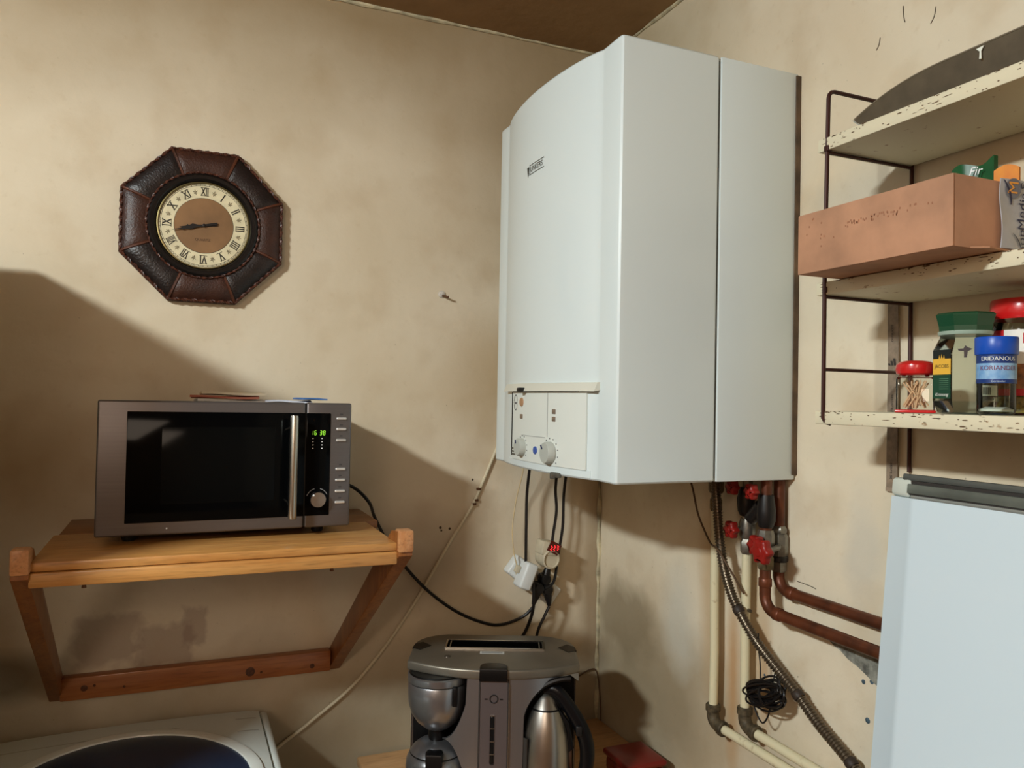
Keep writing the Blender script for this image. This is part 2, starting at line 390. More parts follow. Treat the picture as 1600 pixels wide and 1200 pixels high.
# hinged flap folded up along the top of the panel
hf = MB().grid(lambda u, v: (front_x(-.326-.396*u)-.006-.007*v, -.326-.396*u, 1.5845-.0165*v), 24, 2, (.012, 0, .002)).build('flap_hinge', mat('flap_plastic', (205, 205, 192), .35), t, world=True)
MB().box(-.47, -.45, -.468, -.452, 1.566, 1.576, .003).build('flap_catch', mat('black_plastic', (22, 22, 22), .4), hf, world=True)
MB().box(-.447, -.437, -.58, -.612, 1.396, 1.406, .002).build('latch', mat('latch_metal', (110, 108, 100), .4, .6), t, world=True)
MB().box(-.45, -.44, -.582, -.59, 1.392, 1.405, .002).build('latch_tongue', mat('latch_metal', (110, 108, 100), .4, .6), t, world=True)
knobm = mat('knob_grey', (176, 180, 172), .4)
for (y, z, r_, an) in [(-.447, 1.447, .019, 2.0), (-.577, 1.4435, .0225, 2.3)]:
    x = front_x(y)-.003
    k = MB().lathe([(r_, 0), (r_*.98, -.012), (r_*.9, -.015), (.001, -.0155)], (x, y, z), 28, axis='X').build('knob', knobm, t, world=True)
    c_, s_ = math.cos(an), math.sin(an)
    MB().tube([(x-.0158, y-c_*r_*.45, z+s_*r_*.45), (x-.0158, y-c_*r_*.9, z+s_*r_*.9)], .0016, 6).build('pointer', mat('pointer_dark', (40, 45, 80), .5), k, world=True)
    mm = MB()
    for q in range(9):
        a = R(-40+q*27); yy, zz = y+math.cos(a)*r_*-1.3, z+math.sin(a)*r_*1.3
        mm.box(front_x(yy)-.0048, front_x(yy)-.004, yy-.0012, yy+.0012, zz-.0012, zz+.0012)
    mm.build('scale_marks', mat('print_grey', (100, 100, 100), .6), k, world=True)
y = -.513; x = front_x(y)-.003
MB().lathe([(.0085, 0), (.008, -.0025), (.001, -.003)], (x, y, 1.4445), 20, axis='X').build('reset_button', mat('blue_button', (62, 88, 160), .4), t, world=True)
lens = mat('lens_brown', (120, 105, 90), .3)
MB().lathe([(.0105, 0), (.009, -.003), (.001, -.0035)], (front_x(-.43)-.003, -.437, 1.5445), 20, axis='X').build('indicator_lens', mat('lens_tan', (165, 125, 90), .35), t, world=True)
for (y, z) in [(-.437, 1.5135), (-.588, 1.527), (-.588, 1.512)]:
    MB().box(front_x(y)-.0055, front_x(y)-.002, y-.0065, y+.0065, z-.005, z+.005, .0015).build('indicator_light', lens, t, world=True)
MB().lathe([(.008, 0), (.0075, -.0012), (.001, -.0013)], (0, 0, 0), 20, axis='X')
mm = MB()
for q in range(28):
    a = q/28*2*math.pi
    mm.box(front_x(-.4)-.0045, front_x(-.4)-.0036, -.399+math.cos(a)*.010-.0008, -.399+math.cos(a)*.010+.0008, 1.5435+math.sin(a)*.0165-.001, 1.5435+math.sin(a)*.0165+.001)
mm.box(front_x(-.4)-.0045, front_x(-.4)-.0036, -.404, -.394, 1.54, 1.5445)
mm.build('round_label', MATS['print_grey'], t, world=True)
mm = MB()
for q in range(3): mm.box(front_x(-.39)-.0045, front_x(-.39)-.0036, -.405, -.38, 1.426+q*.0065, 1.430+q*.0065)
mm.build('type_plate', mat('plate_dark', (96, 92, 82), .6), t, world=True)
# brand lettering with its small pointed emblem
lo = MB()
zl = 2.05; vs_, fs_ = text_mesh('JUNKERS', .0165, 'LEFT', 0)
lo.add([(front_x(-.452-v[0])-.0012, -.452-v[0], zl+v[1]) for v in vs_], fs_)
e_ = [(-.437, zl+.008), (-.449, zl+.008), (-.447, zl-.004), (-.4435, zl-.014), (-.440, zl-.004)]
lo.add([(front_x(a)-.0012, a, b_) for a, b_ in e_], [[0, 1, 2, 3, 4]])
for zz in (zl+.0095, zl-.0105):
    lo.grid(lambda u, v: (front_x(-.45-.074*u)-.0011, -.45-.074*u, zz+.0012*v), 6, 1)
lo.build('lettering', mat('logo_dark', (52, 56, 52), .5), t, world=True)

# ------------------------------------------------------------------ octagonal clock
ccx, ccz = -1.094, 1.9445
t = thing('wall_clock', 'octagonal wall clock in dark stitched leather with Roman numerals', 'clock', (ccx, -.001, ccz))
leather = mat('leather_dark', (46, 26, 20), .42, var=.45, vscale=25, bump=.5, bscale=220, rgb2=(66, 36, 24))
leather2 = mat('leather_black', (38, 28, 26), .35, var=.45, vscale=25, bump=.5, bscale=220)
AP = .181; RO = AP/math.cos(math.pi/8)
octv = [(RO*math.cos(R(22.5+45*k)), RO*math.sin(R(22.5+45*k))) for k in range(8)]
MB().prism([(a*.992, b_*.992) for a, b_ in octv], 0, -.014, 'Y').build('back_board', mat('clock_back', (58, 30, 18), .5), t)
def oct_r(a):
    q = (a-R(22.5)) % R(45)-R(22.5); return AP/math.cos(q)
for k in range(8):
    a0 = R(-22.5+45*k)
    def fn(u, v, a0=a0):
        a = a0+R(45)*u; ro = oct_r(a+1e-6 if u < .5 else a-1e-6)*.965; ri = .121
        r_ = ri+(ro-ri)*v
        edge = min(u, 1-u)*2
        h = .015+.017*math.sin(math.pi*(1-v)**.75*.62+.25)*(1-.16*max(0, 1-edge*7)**2)
        return (r_*math.cos(a), -h, r_*math.sin(a))
    mm = MB().grid(fn, 14, 10)
    o = mm.build('leather_panel', leather if k % 2 == 0 else leather2, t, ang=60)
    a = a0
    MB().tube([(r_*math.cos(a), -.0155-.017*math.sin(math.pi*(1-(r_-.121)/(RO*.965-.121))**.75*.62+.25)*.86, r_*math.sin(a)) for r_ in [.121+(RO*.965-.121)*q/8 for q in range(9)]], .0035, 6, flat=1).build('corner_welt', mat('leather_brown', (92, 48, 28), .45, var=.3), t)
# twisted leather lacing on the outer edge and around the dial
pp = []
for k in range(8):
    A, B = octv[k], octv[(k+1) % 8]
    for q in range(26): pp.append(((A[0]+(B[0]-A[0])*q/26)*.972, -.020, (A[1]+(B[1]-A[1])*q/26)*.972))
lace = mat('lace_brown', (88, 44, 26), .45, var=.5, vscale=160)
MB().tube(pp, .0046, 8, closed=True, twist=.9, flat=.6).build('edge_lacing', lace, t)
MB().tube([(.1235*math.cos(2*math.pi*q/190), -.0325, .1235*math.sin(2*math.pi*q/190)) for q in range(190)], .0033, 8, closed=True, twist=.9, flat=.6).build('dial_lacing', lace, t)
MB().lathe([(.122, -.016), (.121, -.033), (.116, -.0365), (.109, -.036), (.1035, -.0315), (.1015, -.026)], (0, 0, 0), 64, 'Y', cap=False).build('bezel', mat('bezel_black', (20, 17, 16), .25), t)
MB().lathe([(.1025, -.026), (.1020, -.031), (.0995, -.0315), (.0985, -.026)], (0, 0, 0), 64, 'Y', cap=False).build('gilt_ring', mat('gilt', (120, 108, 70), .35, .8), t)
dial = MB().lathe([(.1, -.018), (.1, -.0265), (.001, -.0266)], (0, 0, 0), 64, 'Y').build('dial', mat('dial_cream', (226, 214, 176), .5, var=.1, vscale=40), t)
MB().lathe([(.0645, -.0266), (.0645, -.0274), (.001, -.0275)], (0, 0, 0), 64, 'Y').build('dial_centre', mat('dial_copper', (146, 108, 70), .5, .1, var=.2, vscale=12), dial)
MB().lathe([(.0655, -.0266), (.0652, -.0272), (.0646, -.0272)], (0, 0, 0), 64, 'Y', cap=False).build('dial_line', mat('ink', (40, 34, 26), .6), dial)
mm = MB()
for q in range(60):
    a = 2*math.pi*q/60; u = Vector((math.sin(a), 0, math.cos(a))); s_ = Vector((math.cos(a), 0, -math.sin(a)))*.0005
    p0, p1 = u*.0935+Vector((0, -.0269, 0)), u*.0965+Vector((0, -.0269, 0))
    mm.add([p0-s_, p0+s_, p1+s_, p1-s_], [[0, 1, 2, 3]])
for rr_ in (.0935, .0965):
    mm.lathe([(rr_, -.0269), (rr_+.0004, -.0270), (rr_+.0008, -.0269)], (0, 0, 0), 72, 'Y', cap=False)
mm.build('minute_track', MATS['ink'], dial)
for k, s_ in enumerate(['XII', 'I', 'II', 'III', 'IIII', 'V', 'VI', 'VII', 'VIII', 'IX', 'X', 'XI']):
    a = R(30*k); u = Vector((math.sin(a), 0, math.cos(a))); xd = Vector((math.cos(a), 0, -math.sin(a)))
    vs_, fs_ = text_mesh(s_, 1, 'CENTER', 0)
    wd = max(v[0] for v in vs_)-min(v[0] for v in vs_); sx = min(.019, .0165/wd)
    if s_ == 'I': sx = .02
    mm = MB(); mm.add([u*.0795+xd*v[0]*sx+u*v[1]*.027+Vector((0, -.0270, 0)) for v in vs_], fs_)
    # serifs
    for e in (.0885, .0703):
        hw = wd*sx*.5+.0008
        mm.add([u*e-xd*hw+Vector((0, -.0270, 0)), u*e+xd*hw+Vector((0, -.0270, 0)), u*(e+.001)+xd*hw+Vector((0, -.0270, 0)), u*(e+.001)-xd*hw+Vector((0, -.0270, 0))], [[0, 1, 2, 3]])
    mm.build('numeral', MATS['ink'], dial)
    a2 = R(30*k+15); u2_ = Vector((math.sin(a2), 0, math.cos(a2))); x2 = Vector((math.cos(a2), 0, -math.sin(a2)))
    mm = MB()
    def leaf(c0, d0, l, w_):
        n0 = Vector((-d0.z, 0, d0.x)); b0 = Vector((0, -.0269, 0))
        mm.add([c0+b0, c0+d0*l*.5+n0*w_+b0, c0+d0*l+b0, c0+d0*l*.5-n0*w_+b0], [[0, 1, 2, 3]])
    for an, l in ((0, .0085), (55, .007), (-55, .007), (180, .006), (120, .005), (-120, .005)):
        d0 = u2_*math.cos(R(an))+x2*math.sin(R(an)); leaf(u2_*.079, d0, l, .0011)
    mm.build('ornament', mat('ink_faded', (104, 92, 66), .6), dial)
MB().text('QUARTZ', .0085, (-.002, -.0279, -.034), X, Z).build('dial_lettering', mat('ink_brown', (60, 38, 22), .6), dial)
black = mat('hand_black', (22, 18, 16), .4)
def hand(name, ang, L_, wd, y):
    a = R(ang); u = Vector((math.sin(a), 0, math.cos(a))); s_ = Vector((math.cos(a), 0, -math.sin(a)))
    prof = [(-.030, .0024), (-.022, .0028), (0, .0022), (.25*L_, wd*.5), (.45*L_, wd), (.6*L_, wd*.45), (.66*L_, wd*.9), (.72*L_, wd*.3), (L_, .0003)]
    vs_ = []; 
    for q, w_ in prof: vs_ += [u*q+s_*w_+Vector((0, y, 0)), u*q-s_*w_+Vector((0, y, 0)), u*q-s_*w_+Vector((0, y-.0006, 0)), u*q+s_*w_+Vector((0, y-.0006, 0))]
    fs_ = [[4*i+j, 4*i+(j+1) % 4, 4*i+4+(j+1) % 4, 4*i+4+j] for i in range(len(prof)-1) for j in range(4)]
    MB().add(vs_, fs_).build(name, black, t, smooth=False)
hand('hour_hand', 261.5, .054, .0062, -.0295); hand('minute_hand', 256.5, .070, .0045, -.0315)
MB().lathe([(.004, -.027), (.0038, -.033), (.001, -.0335)], (0, 0, 0), 16, 'Y').build('hand_hub', black, t)

# nail and plug in the wall
t = thing('wall_hook', 'small bent nail in a white plug on the bare wall', 'hook', (-.497, 0, 1.823))
MB().lathe([(.0105, .001), (.009, -.004), (.005, -.006)], (0, 0, .005), 9, 'Y').build('plug', mat('plug_white', (225, 218, 205), .7, var=.3, vscale=150), t)
MB().tube([(0, 0, .001), (.004, -.014, -.001), (.009, -.022, -.004), (.012, -.024, -.003)], .0028, 7).build('nail', mat('rust', (96, 66, 44), .7, .3), t)

# ------------------------------------------------------------------ wooden bracket shelf
pine = wood('pine', (200, 148, 84), (180, 122, 60)); pine_y = wood('pine_end', (206, 152, 104), (180, 120, 72), 'Y'); pine_z = wood('pine_post', (150, 92, 42), (122, 70, 30), 'Z')
t = thing('bracket_shelf', 'varnished pine wall shelf with slanting struts holding the microwave', 'shelf', (-1.05, 0, .85))
sz = 1.263; sx0, sx1 = -1.357, -.737
MB().box(sx0+.005, sx1+.03, -.205, -.003, sz-.018, sz, .002).build('board', wood('pine_shaded', (150, 96, 44), (122, 74, 32)), t, world=True)  # rear plank in a darker pine copy, its shade painted in
MB().box(sx0-.004, sx1+.002, -.488, -.209, sz-.016, sz, .003).build('board', pine, t, world=True)
MB().box(sx0-.004, sx1+.002, -.492, -.465, sz-.042, sz-.017, .003).build('front_rail', pine, t, world=True)
MB().box(sx0+.01, sx1+.02, -.032, -.001, sz-.05, sz-.019, .002).build('back_rail', pine, t, world=True)
MB().box(sx0+.03, sx0+.06, -.46, -.04, sz-.046, sz-.017, .002).build('cross_batten', pine_y, t, world=True)
rail = MB().box(-1.362, -.775, -.03, 0, .868, .918, .003).build('lower_rail', wood('pine_rail', (172, 108, 58), (146, 84, 40)), t, world=True)
for (x, z, r_) in [(-1.315, .893, .007), (-1.295, .897, .003), (-.965, .888, .011), (-.94, .884, .003), (-.82, .885, .006), (-1.235, .887, .003)]:
    MB().lathe([(r_, -.0301), (r_*.75, -.0308), (r_*.4, -.0303), (.001, -.0309)], (x, 0, z), 12, 'Y').build('knot', mat('knot_brown', (98, 54, 26), .5, var=.4, vscale=200), rail, world=True)
for x0, x1 in ((-1.386, -1.359), (-.735, -.706)):
    # strut from the wall, low, out to the shelf front
    a, b_ = Vector((0, -.004, .885)), Vector((0, -.49, 1.258)); d = (b_-a).normalized(); n = Vector((0, -d.z, d.y)); hw = .019
    if n.z < 0: n = -n
    poly = [(-.001, .862), (-.001, .915), (-.452, 1.282), (-.497, 1.287), (-.500, 1.238)]
    mm = MB().prism(poly, x0, x1, 'X', .0025); foot = -.04 if x0 > -1 else 0
    mm.v = [Vector((v.x+foot*(1+v.y/.5), v.y, v.z)) for v in mm.v]; mm.build('strut', pine_z, t, world=True)
    MB().box(x0-.0006, x1+.0006, -.5045, -.468, 1.245, 1.288, .004).build('strut_end', pine_y, t, world=True)
for x in (-1.28, -.86): MB().lathe([(.004, 0), (.003, .006), (.001, .007)], (x, -.478, sz-.049), 8).build('screw', mat('rust', (96, 66, 44), .7, .3), t, world=True)

# ------------------------------------------------------------------ microwave
MW, MH, MD = .474, .256, .31
t = thing('microwave_oven', 'dark silver microwave oven with a black glass door and steel handle', 'microwave', (-1.04, -.36, sz), R(1.5))
steel = mat('microwave_steel', (112, 108, 108), .4, .7, var=.05, vscale=6, stretch=(1, 1, 40))
gl = mat('black_glass', (6, 7, 8), .08, ior=1.14)
z0 = .016
MB().box(-MW/2+.006, MW/2-.006, .025, MD, z0+.004, MH+z0-.004, .006).build('casing', mat('casing_grey', (120, 116, 108), .5, .4), t)
fr = MB().prism([(-MW/2-.002, z0), (-.0, z0), (.0, z0+MH), (-MW/2+.0, z0+MH)], 0, 0, 'Y')
sxs = .143
def face(x0, x1, name, par=t):
    return MB().box(x0, x1, 0, .026, z0, z0+MH, .004, 3).build(name, steel, par)
door = face(-MW/2, sxs-.001, 'door'); ctl = face(sxs+.001, MW/2, 'control_panel')
MB().box(-MW/2+.05, sxs-.001, -.0015, .004, z0+.024, z0+MH-.021, .001).build('window_glass', gl, door)
MB().box(-MW/2+.11, sxs-.06, -.0019, .002, z0+.058, z0+MH-.05, .001).build('window_mesh', mat('mesh_black', (11, 12, 12), .12, ior=1.14), door)
MB().box(sxs+.001, MW/2-.043, -.0015, .004, z0+.024, z0+MH-.021, .002).build('control_glass', gl, ctl)
MB().box(sxs-.0012, sxs+.0012, .0012, .02, z0+.003, z0+MH-.0008).build('door_seam', mat('black_plastic', (22, 22, 22), .4), t)
hm = mat('brushed_steel', (188, 186, 176), .28, 1, var=.1, vscale=8, stretch=(1, 1, .05))
hd = MB().lathe([(.0075, z0+.024), (.0085, z0+.028), (.0085, z0+.226), (.0075, z0+.23), (.001, z0+.2305)], (sxs-.028, -.03, 0), 20).build('handle', hm, door)
for z in (z0+.05, z0+.205): MB().tube([(sxs-.028, .002, z), (sxs-.028, -.028, z)], .005, 10).build('handle_post', hm, hd)
bxn = MW/2-.0215
for z in (.224, .202, .179, .119, .096, .073, .05):
    MB().box(bxn-.0105, bxn+.0105, -.004, .002, z0+z-.0028, z0+z+.0028, .0022, 3).build('button', mat('button_silver', (215, 213, 208), .3, .5), ctl)
    mm = MB().box(bxn-.003, bxn+.003, -.0006, .001, z0+z+.0075, z0+z+.0105)
    mm.build('button_symbol', mat('print_dark', (62, 60, 60), .6), ctl)
kx, kz = sxs+.0255, z0+.058
kn = MB().lathe([(.0165, 0), (.0165, -.012), (.0152, -.0145), (.001, -.0148)], (kx, -.0015, kz), 32, 'Y').build('knob', mat('knob_chrome', (196, 198, 206), .22, 1, var=.25, vscale=4), ctl)
MB().lathe([(.0022, 0), (.0015, -.0016), (.0003, -.0018)], (kx-.0095, -.0162, kz+.0095), 8, 'Y').build('knob_mark', mat('mark_white', (235, 235, 235), .4), kn)
mm = MB()
for a0, a1 in ((25, 75), (105, 160)): mm.tube([(kx+.022*math.cos(R(a)), -.0017, kz+.022*math.sin(R(a))) for a in range(a0, a1+1, 5)], .0007, 5)
mm.build('dial_marks', mat('mark_grey', (150, 150, 150), .5), ctl)
# clock display
SEG = {'0': 'abcdef', '1': 'bc', '6': 'acdefg', '3': 'abcdg', '8': 'abcdefg', '2': 'abged'}
def seg_digits(mm, s, x, z, w_, h_, y, th, slant=.12, gaps=None):
    for i, ch in enumerate(s):
        if ch != ' ':
            for sg in SEG[ch]:
                A = {'a': ((0, 1), (1, 1)), 'b': ((1, .5), (1, 1)), 'c': ((1, 0), (1, .5)), 'd': ((0, 0), (1, 0)), 'e': ((0, 0), (0, .5)), 'f': ((0, .5), (0, 1)), 'g': ((0, .5), (1, .5))}[sg]
                p = [Vector((x+(q[0]+slant*q[1])*w_, y, z+q[1]*h_)) for q in A]
                d = (p[1]-p[0]).normalized(); n = Vector((-d.z, 0, d.x))*th
                p0, p1 = p[0]+d*th*1.2, p[1]-d*th*1.2
                mm.add([p0-n, p0+n, p1+n, p1-n], [[0, 1, 2, 3]])
        x += w_*(1.85 if ch != ' ' else 1.1)
mm = MB(); seg_digits(mm, '16 38', sxs+.0105, z0+.190, .0037, .0088, -.0018, .00048)
mm.build('display_digits', mat('led_green', (150, 225, 60), .5, emit=1.1), ctl)
mm = MB()
for i in range(4):
    for xx in (.0145, .033): mm.box(sxs+xx-.0013, sxs+xx+.0013, -.0018, -.0014, z0+.182-i*.0068, z0+.1838-i*.0068)
mm.build('display_symbols', mat('mark_white', (235, 235, 235), .4), ctl)
MB().lathe([(.0016, 0), (.001, -.0006), (.0002, -.0007)], (-.114, -.0001, z0+.012), 8, 'Y').build('brand_dot', mat('mark_white', (235, 235, 235), .4), door)
for x in (-.18, .18):
    for y in (.05, .27): MB().lathe([(.011, 0), (.013, .004), (.013, z0+.006)], (x, y, 0), 12).build('foot', MATS['black_plastic'], t)
# letters lying on top
def sheet_of_paper(name, label, cx, cy, z, wx, wy, rz, m, th=.0045, wave=.003, ph=0):
    r_ = Matrix.Rotation(rz, 3, 'Z')
    def fn(u, v):
        p = r_ @ Vector(((u-.5)*wx, (v-.5)*wy, 0)); return (cx+p.x, cy+p.y, z+wave*(1+math.sin(u*5+v*3+ph))*.5)
    o = MB().grid(fn, 10, 6, (0, 0, th)).build(name, m)
    return tag(o, label, 'envelope', 'letters on the microwave')
ztop = sz+z0+MH-.004+.0005
sheet_of_paper('envelope', 'white envelope at the bottom of the small stack on the microwave', -1.035, -.16, ztop, .14, .1, .06, mat('paper_white', (222, 222, 220), .7), ph=1)
sheet_of_paper('envelope', 'reddish brown envelope in the middle of the stack on the microwave', -1.045, -.17, ztop+.0078, .14, .1, -.05, mat('paper_red', (168, 96, 76), .7), ph=1)
sheet_of_paper('envelope', 'cream envelope on top of the small stack on the microwave', -1.03, -.17, ztop+.0156, .13, .095, .03, mat('paper_cream', (212, 198, 172), .7), ph=1)
sheet_of_paper('envelope', 'white folded letter lying right of the stack on the microwave', -.91, -.17, ztop, .1, .09, -.1, mat('paper_bluewhite', (205, 212, 226), .6), .004, .004)
sheet_of_paper('envelope', 'blue and white leaflet at the right end of the microwave top', -.865, -.19, ztop+.0085, .055, .08, .15, mat('paper_blue', (76, 118, 178), .5), .003, .002)

# ------------------------------------------------------------------ washing machine
wx0, wx1, wyf, wyb, wtz = -1.49, -.945, -.66, -.04, .80
t = thing('washing_machine', 'white top-loading washing machine with a dark blue oval lid window', 'washing machine', ((wx0+wx1)/2, (wyf+wyb)/2, 0))
wm = mat('washer_white', (212, 220, 214), .35, coat=.2)
MB().box(wx0, wx1+.015, wyf, wyb+.01, .02, wtz-.06, .02, 3).build('cabinet', wm, t, world=True)
def wtop(x, y):
    u = (x-(wx0+wx1)/2)/((wx1-wx0)/2); v = (y-(wyf+wyb)/2)/((wyb-wyf)/2)
    return wtz+.006*(1-u*u)-.035*max(0, abs(u)-.9)**2*8-.03*max(0, abs(v)-.93)**2*6
def fn(u, v):
    x = wx0+(wx1-wx0)*u; y = wyf+(wyb-wyf)*v
    return (x, y, wtop(x, y))
top = MB().grid(fn, 40, 30, (0, 0, -.065)).build('top_panel', wm, t, world=True, ang=40)
MB().box(wx1+.0015, wx1+.02, wyf+.01, wyb+.004, wtz-.075, wtz-.006, .008, 3).build('side_trim', wm, t, world=True)
ocx, ocy, oa, ob = -1.215, -.362, .228, .238
def ell(s_, dz, n=64): return [(ocx+oa*s_*math.cos(2*math.pi*k/n), ocy+ob*s_*math.sin(2*math.pi*k/n), dz) for k in range(n)]
def ering(levels, name, m, par):
    n = 64; vs_ = []; fs_ = []
    for s_, dz in levels:
        vs_ += [(x, y, wtop(x, y)+z) for x, y, z in ell(s_, dz)]
    for i in range(len(levels)-1): fs_ += [[i*n+j, i*n+(j+1) % n, (i+1)*n+(j+1) % n, (i+1)*n+j] for j in range(n)]
    if levels[-1][0] < .02: fs_.append([(len(levels)-1)*n+j for j in range(n)])
    return MB().add(vs_, fs_).build(name, m, par, world=True)
lid = ering([(1.11, -.003), (1.10, .004), (1.05, .006), (1.0, .004), (.99, -.002)], 'lid_ring', mat('washer_ring', (228, 234, 228), .3), t)
ering([(1.0, .001), (.8, .008), (.4, .013), (.01, .014)], 'lid_window', mat('lid_blue', (20, 46, 76), .3, ior=1.3), lid)
mm = MB()
mm.grid(lambda u, v: (wx0+(wx1-wx0-.03)*u, -.108+.002*v+.01*u*u, wtop(wx0+(wx1-wx0)*u, -.1)+.0004), 20, 1); mm.build('panel_seam', mat('seam_grey', (150, 150, 140), .6), top, world=True)
for q in (-.09, -.16): MB().grid(lambda u, v: (-1.0+.045*u, q+.0025*v, wtop(-1.0+.045*u, q)+.0005), 4, 1).build('panel_seam', MATS['seam_grey'], top, world=True)
for x in (wx0+.05, wx1-.05):
    for y in (wyf+.05, wyb-.05): MB().lathe([(.02, 0), (.018, .022)], (x, y, 0), 12).build('foot', MATS['black_plastic'], t, world=True)

# ------------------------------------------------------------------ low table
tz = .637
t = thing('side_table', 'low tan wooden table in the corner under the coffee station', 'table', (-.35, -.32, 0))
tt = wood('table_top', (205, 160, 112), (188, 142, 94))
MB().box(-.70, -.004, -.62, -.012, tz-.022, tz, .003).build('table_top', tt, t, world=True)
for x in (-.66, -.045):
    for y in (-.58, -.055): MB().box(x-.02, x+.02, y-.02, y+.02, 0, tz-.022, .003).build('leg', pine_z, t, world=True)
MB().box(-.66, -.045, -.59, -.57, tz-.09, tz-.022).build('apron', tt, t, world=True)
t2 = thing('storage_box', 'dark red plastic box with rounded lid on the corner table', 'box', (-.092, -.35, tz))
red = mat('dark_red_plastic', (112, 24, 18), .35, coat=.2)
MB().box(-.052, .052, -.055, .055, 0, .04, .012, 3).build('body', red, t2)
MB().box(-.057, .057, -.06, .06, .038, .054, .0075, 3).build('lid', red, t2)

# ------------------------------------------------------------------ coffee / toaster / kettle station
t = thing('breakfast_station', 'brushed steel breakfast station with toaster slot, coffee maker and kettle bay', 'coffee maker', (-.500, -.425, tz), -YAW)
HW, DP, TZ_ = .192, .255, .328
bst = mat('station_steel', (156, 157, 160), .3, .85, var=.15, vscale=5, stretch=(1, 1, .04))
bst2 = mat('station_deck', (128, 122, 110), .42, .7, var=.12, vscale=9)
bk = mat('station_black', (9, 9, 10), .35, ior=1.35)
def yfront(x): return .055*(abs(x)/HW)**2.4
def plan(s_=1.0, n=40):
    pts = [(-HW*s_+2*HW*s_*k/n, yfront(-HW+2*HW*k/n)) for k in range(n+1)]
    r_ = .09
    pts += [(HW*s_-.0, .13)]
    pts += [(HW*s_-r_+r_*math.cos(R(a)), DP-r_+r_*math.sin(R(a))) for a in range(10, 91, 10)]
    pts += [(-HW*s_+r_-r_*math.sin(R(a)), DP-r_+r_*math.cos(R(a))) for a in range(0, 90, 10)]
    pts += [(-HW*s_, .13)]
    return pts
deck = MB().prism(plan(), TZ_-.022, TZ_, 'Z', .005, 3).build('top_deck', bst2, t, ang=40)
MB().prism([(a*.97, b_+.004) for a, b_ in plan()], 0, .045, 'Z', .004).build('base', bst, t, ang=40)
back = [p for p in plan() if p[1] > .12]
MB().prism([(HW-.002, .135)]+[(a*.99, b_-.002) for a, b_ in back]+[(-HW+.002, .135)], .045, TZ_-.022, 'Z').build('rear_housing', bst, t, ang=40)
MB().box(-.045, .05, .03, .15, .045, TZ_-.022).build('core', bk, t)
MB().box(-.185, -.06, .128, .14, .045, TZ_-.03).build('bay_lining', bk, t)
MB().box(.055, .187, .128, .14, .045, TZ_-.03).build('bay_lining', bk, t)
# curved front sheet: columns between lower and upper limits, leaving both bays open
def span(x):
    zt = TZ_-.021; zb = .045
    if x < -.056:                                   # tongue reaching into the waist between drum and jug
        u = (-.056-x)/.052
        return (.172-.085*(1-u)**2.2-.0, .172+.085*(1-u)**2.2) if u <= 1 else None
    if x > .066:                                    # arch over the kettle
        u = min(1, (x-.066)/.105); z = .205+.1*math.sqrt(max(0, 1-(1-u)**2))
        if x > .171: z = .305-.9*(x-.171)
        return (min(z, zt-.002), zt)
    return (zb, zt)
xs_ = [-.108+(.190+.108)*k/120 for k in range(121)]; vs_ = []; fs_ = []
for x in xs_:
    a, b_ = span(x) or (.172, .172); y = yfront(x)+.004
    vs_ += [(x, y, a), (x, y, b_), (x, y+.008, a), (x, y+.008, b_)]
for i in range(120):
    o = 4*i
    fs_ += [[o, o+4, o+5, o+1], [o+2, o+3, o+7, o+6], [o+1, o+5, o+7, o+3], [o, o+2, o+6, o+4]]
MB().add(vs_, fs_).build('front_panel', bst, t, ang=50)
st = MB().grid(lambda u, v: (-.026+.058*u, yfront(0)+.0005, .045+(TZ_-.066)*v), 2, 2, (0, .006, 0)).build('control_strip', mat('strip_steel', (118, 112, 114), .35, .7), t)
for x in (-.0285, .0335): MB().box(x-.0016, x+.0016, .0005, .01, .045, TZ_-.022).build('strip_seam', mat('strip_seam_dark', (50, 46, 44), .5), st)  # dark joints on both sides of the control strip
MB().tube([(.0355, -.0005, .05), (.0355, -.0005, TZ_-.03)], .0009, 6).build('chrome_line', MATS['brushed_steel'], st)
MB().prism([(-.029, -.006), (.031, -.006), (.031, .018), (.026, .032), (.015, .037), (-.013, .037), (-.024, .032), (-.029, .018)], TZ_-.024, TZ_+.004, 'Z', .003).build('lever', bk, t, ang=40)
MB().tube([(.003+.0085*math.cos(a*math.pi/12), -.0005, .266+.0085*math.sin(a*math.pi/12)) for a in range(24)], .0011, 6, closed=True).build('dial_ring', mat('ring_dark', (30, 28, 28), .3), st)
mm = MB()
for x in (-.014, .019): mm.box(x-.0035, x+.0035, -.0003, .001, .264, .267)
mm.build('symbols', MATS['ring_dark'], st)
sl = MB().box(-.0045, .0055, -.0012, .003, .125, .23, .004, 3).build('slider_track', bk, st)
for k in range(4): MB().box(-.0045, .0055, -.002, 0, .147+k*.0275, .1485+k*.0275).build('scale_tick', MATS['brushed_steel'], sl)
MB().lathe([(.016, 0), (.015, -.004), (.001, -.005)], (.002, .0005, .094), 24, 'Y').build('blue_button', mat('indigo', (34, 32, 62), .35), st)
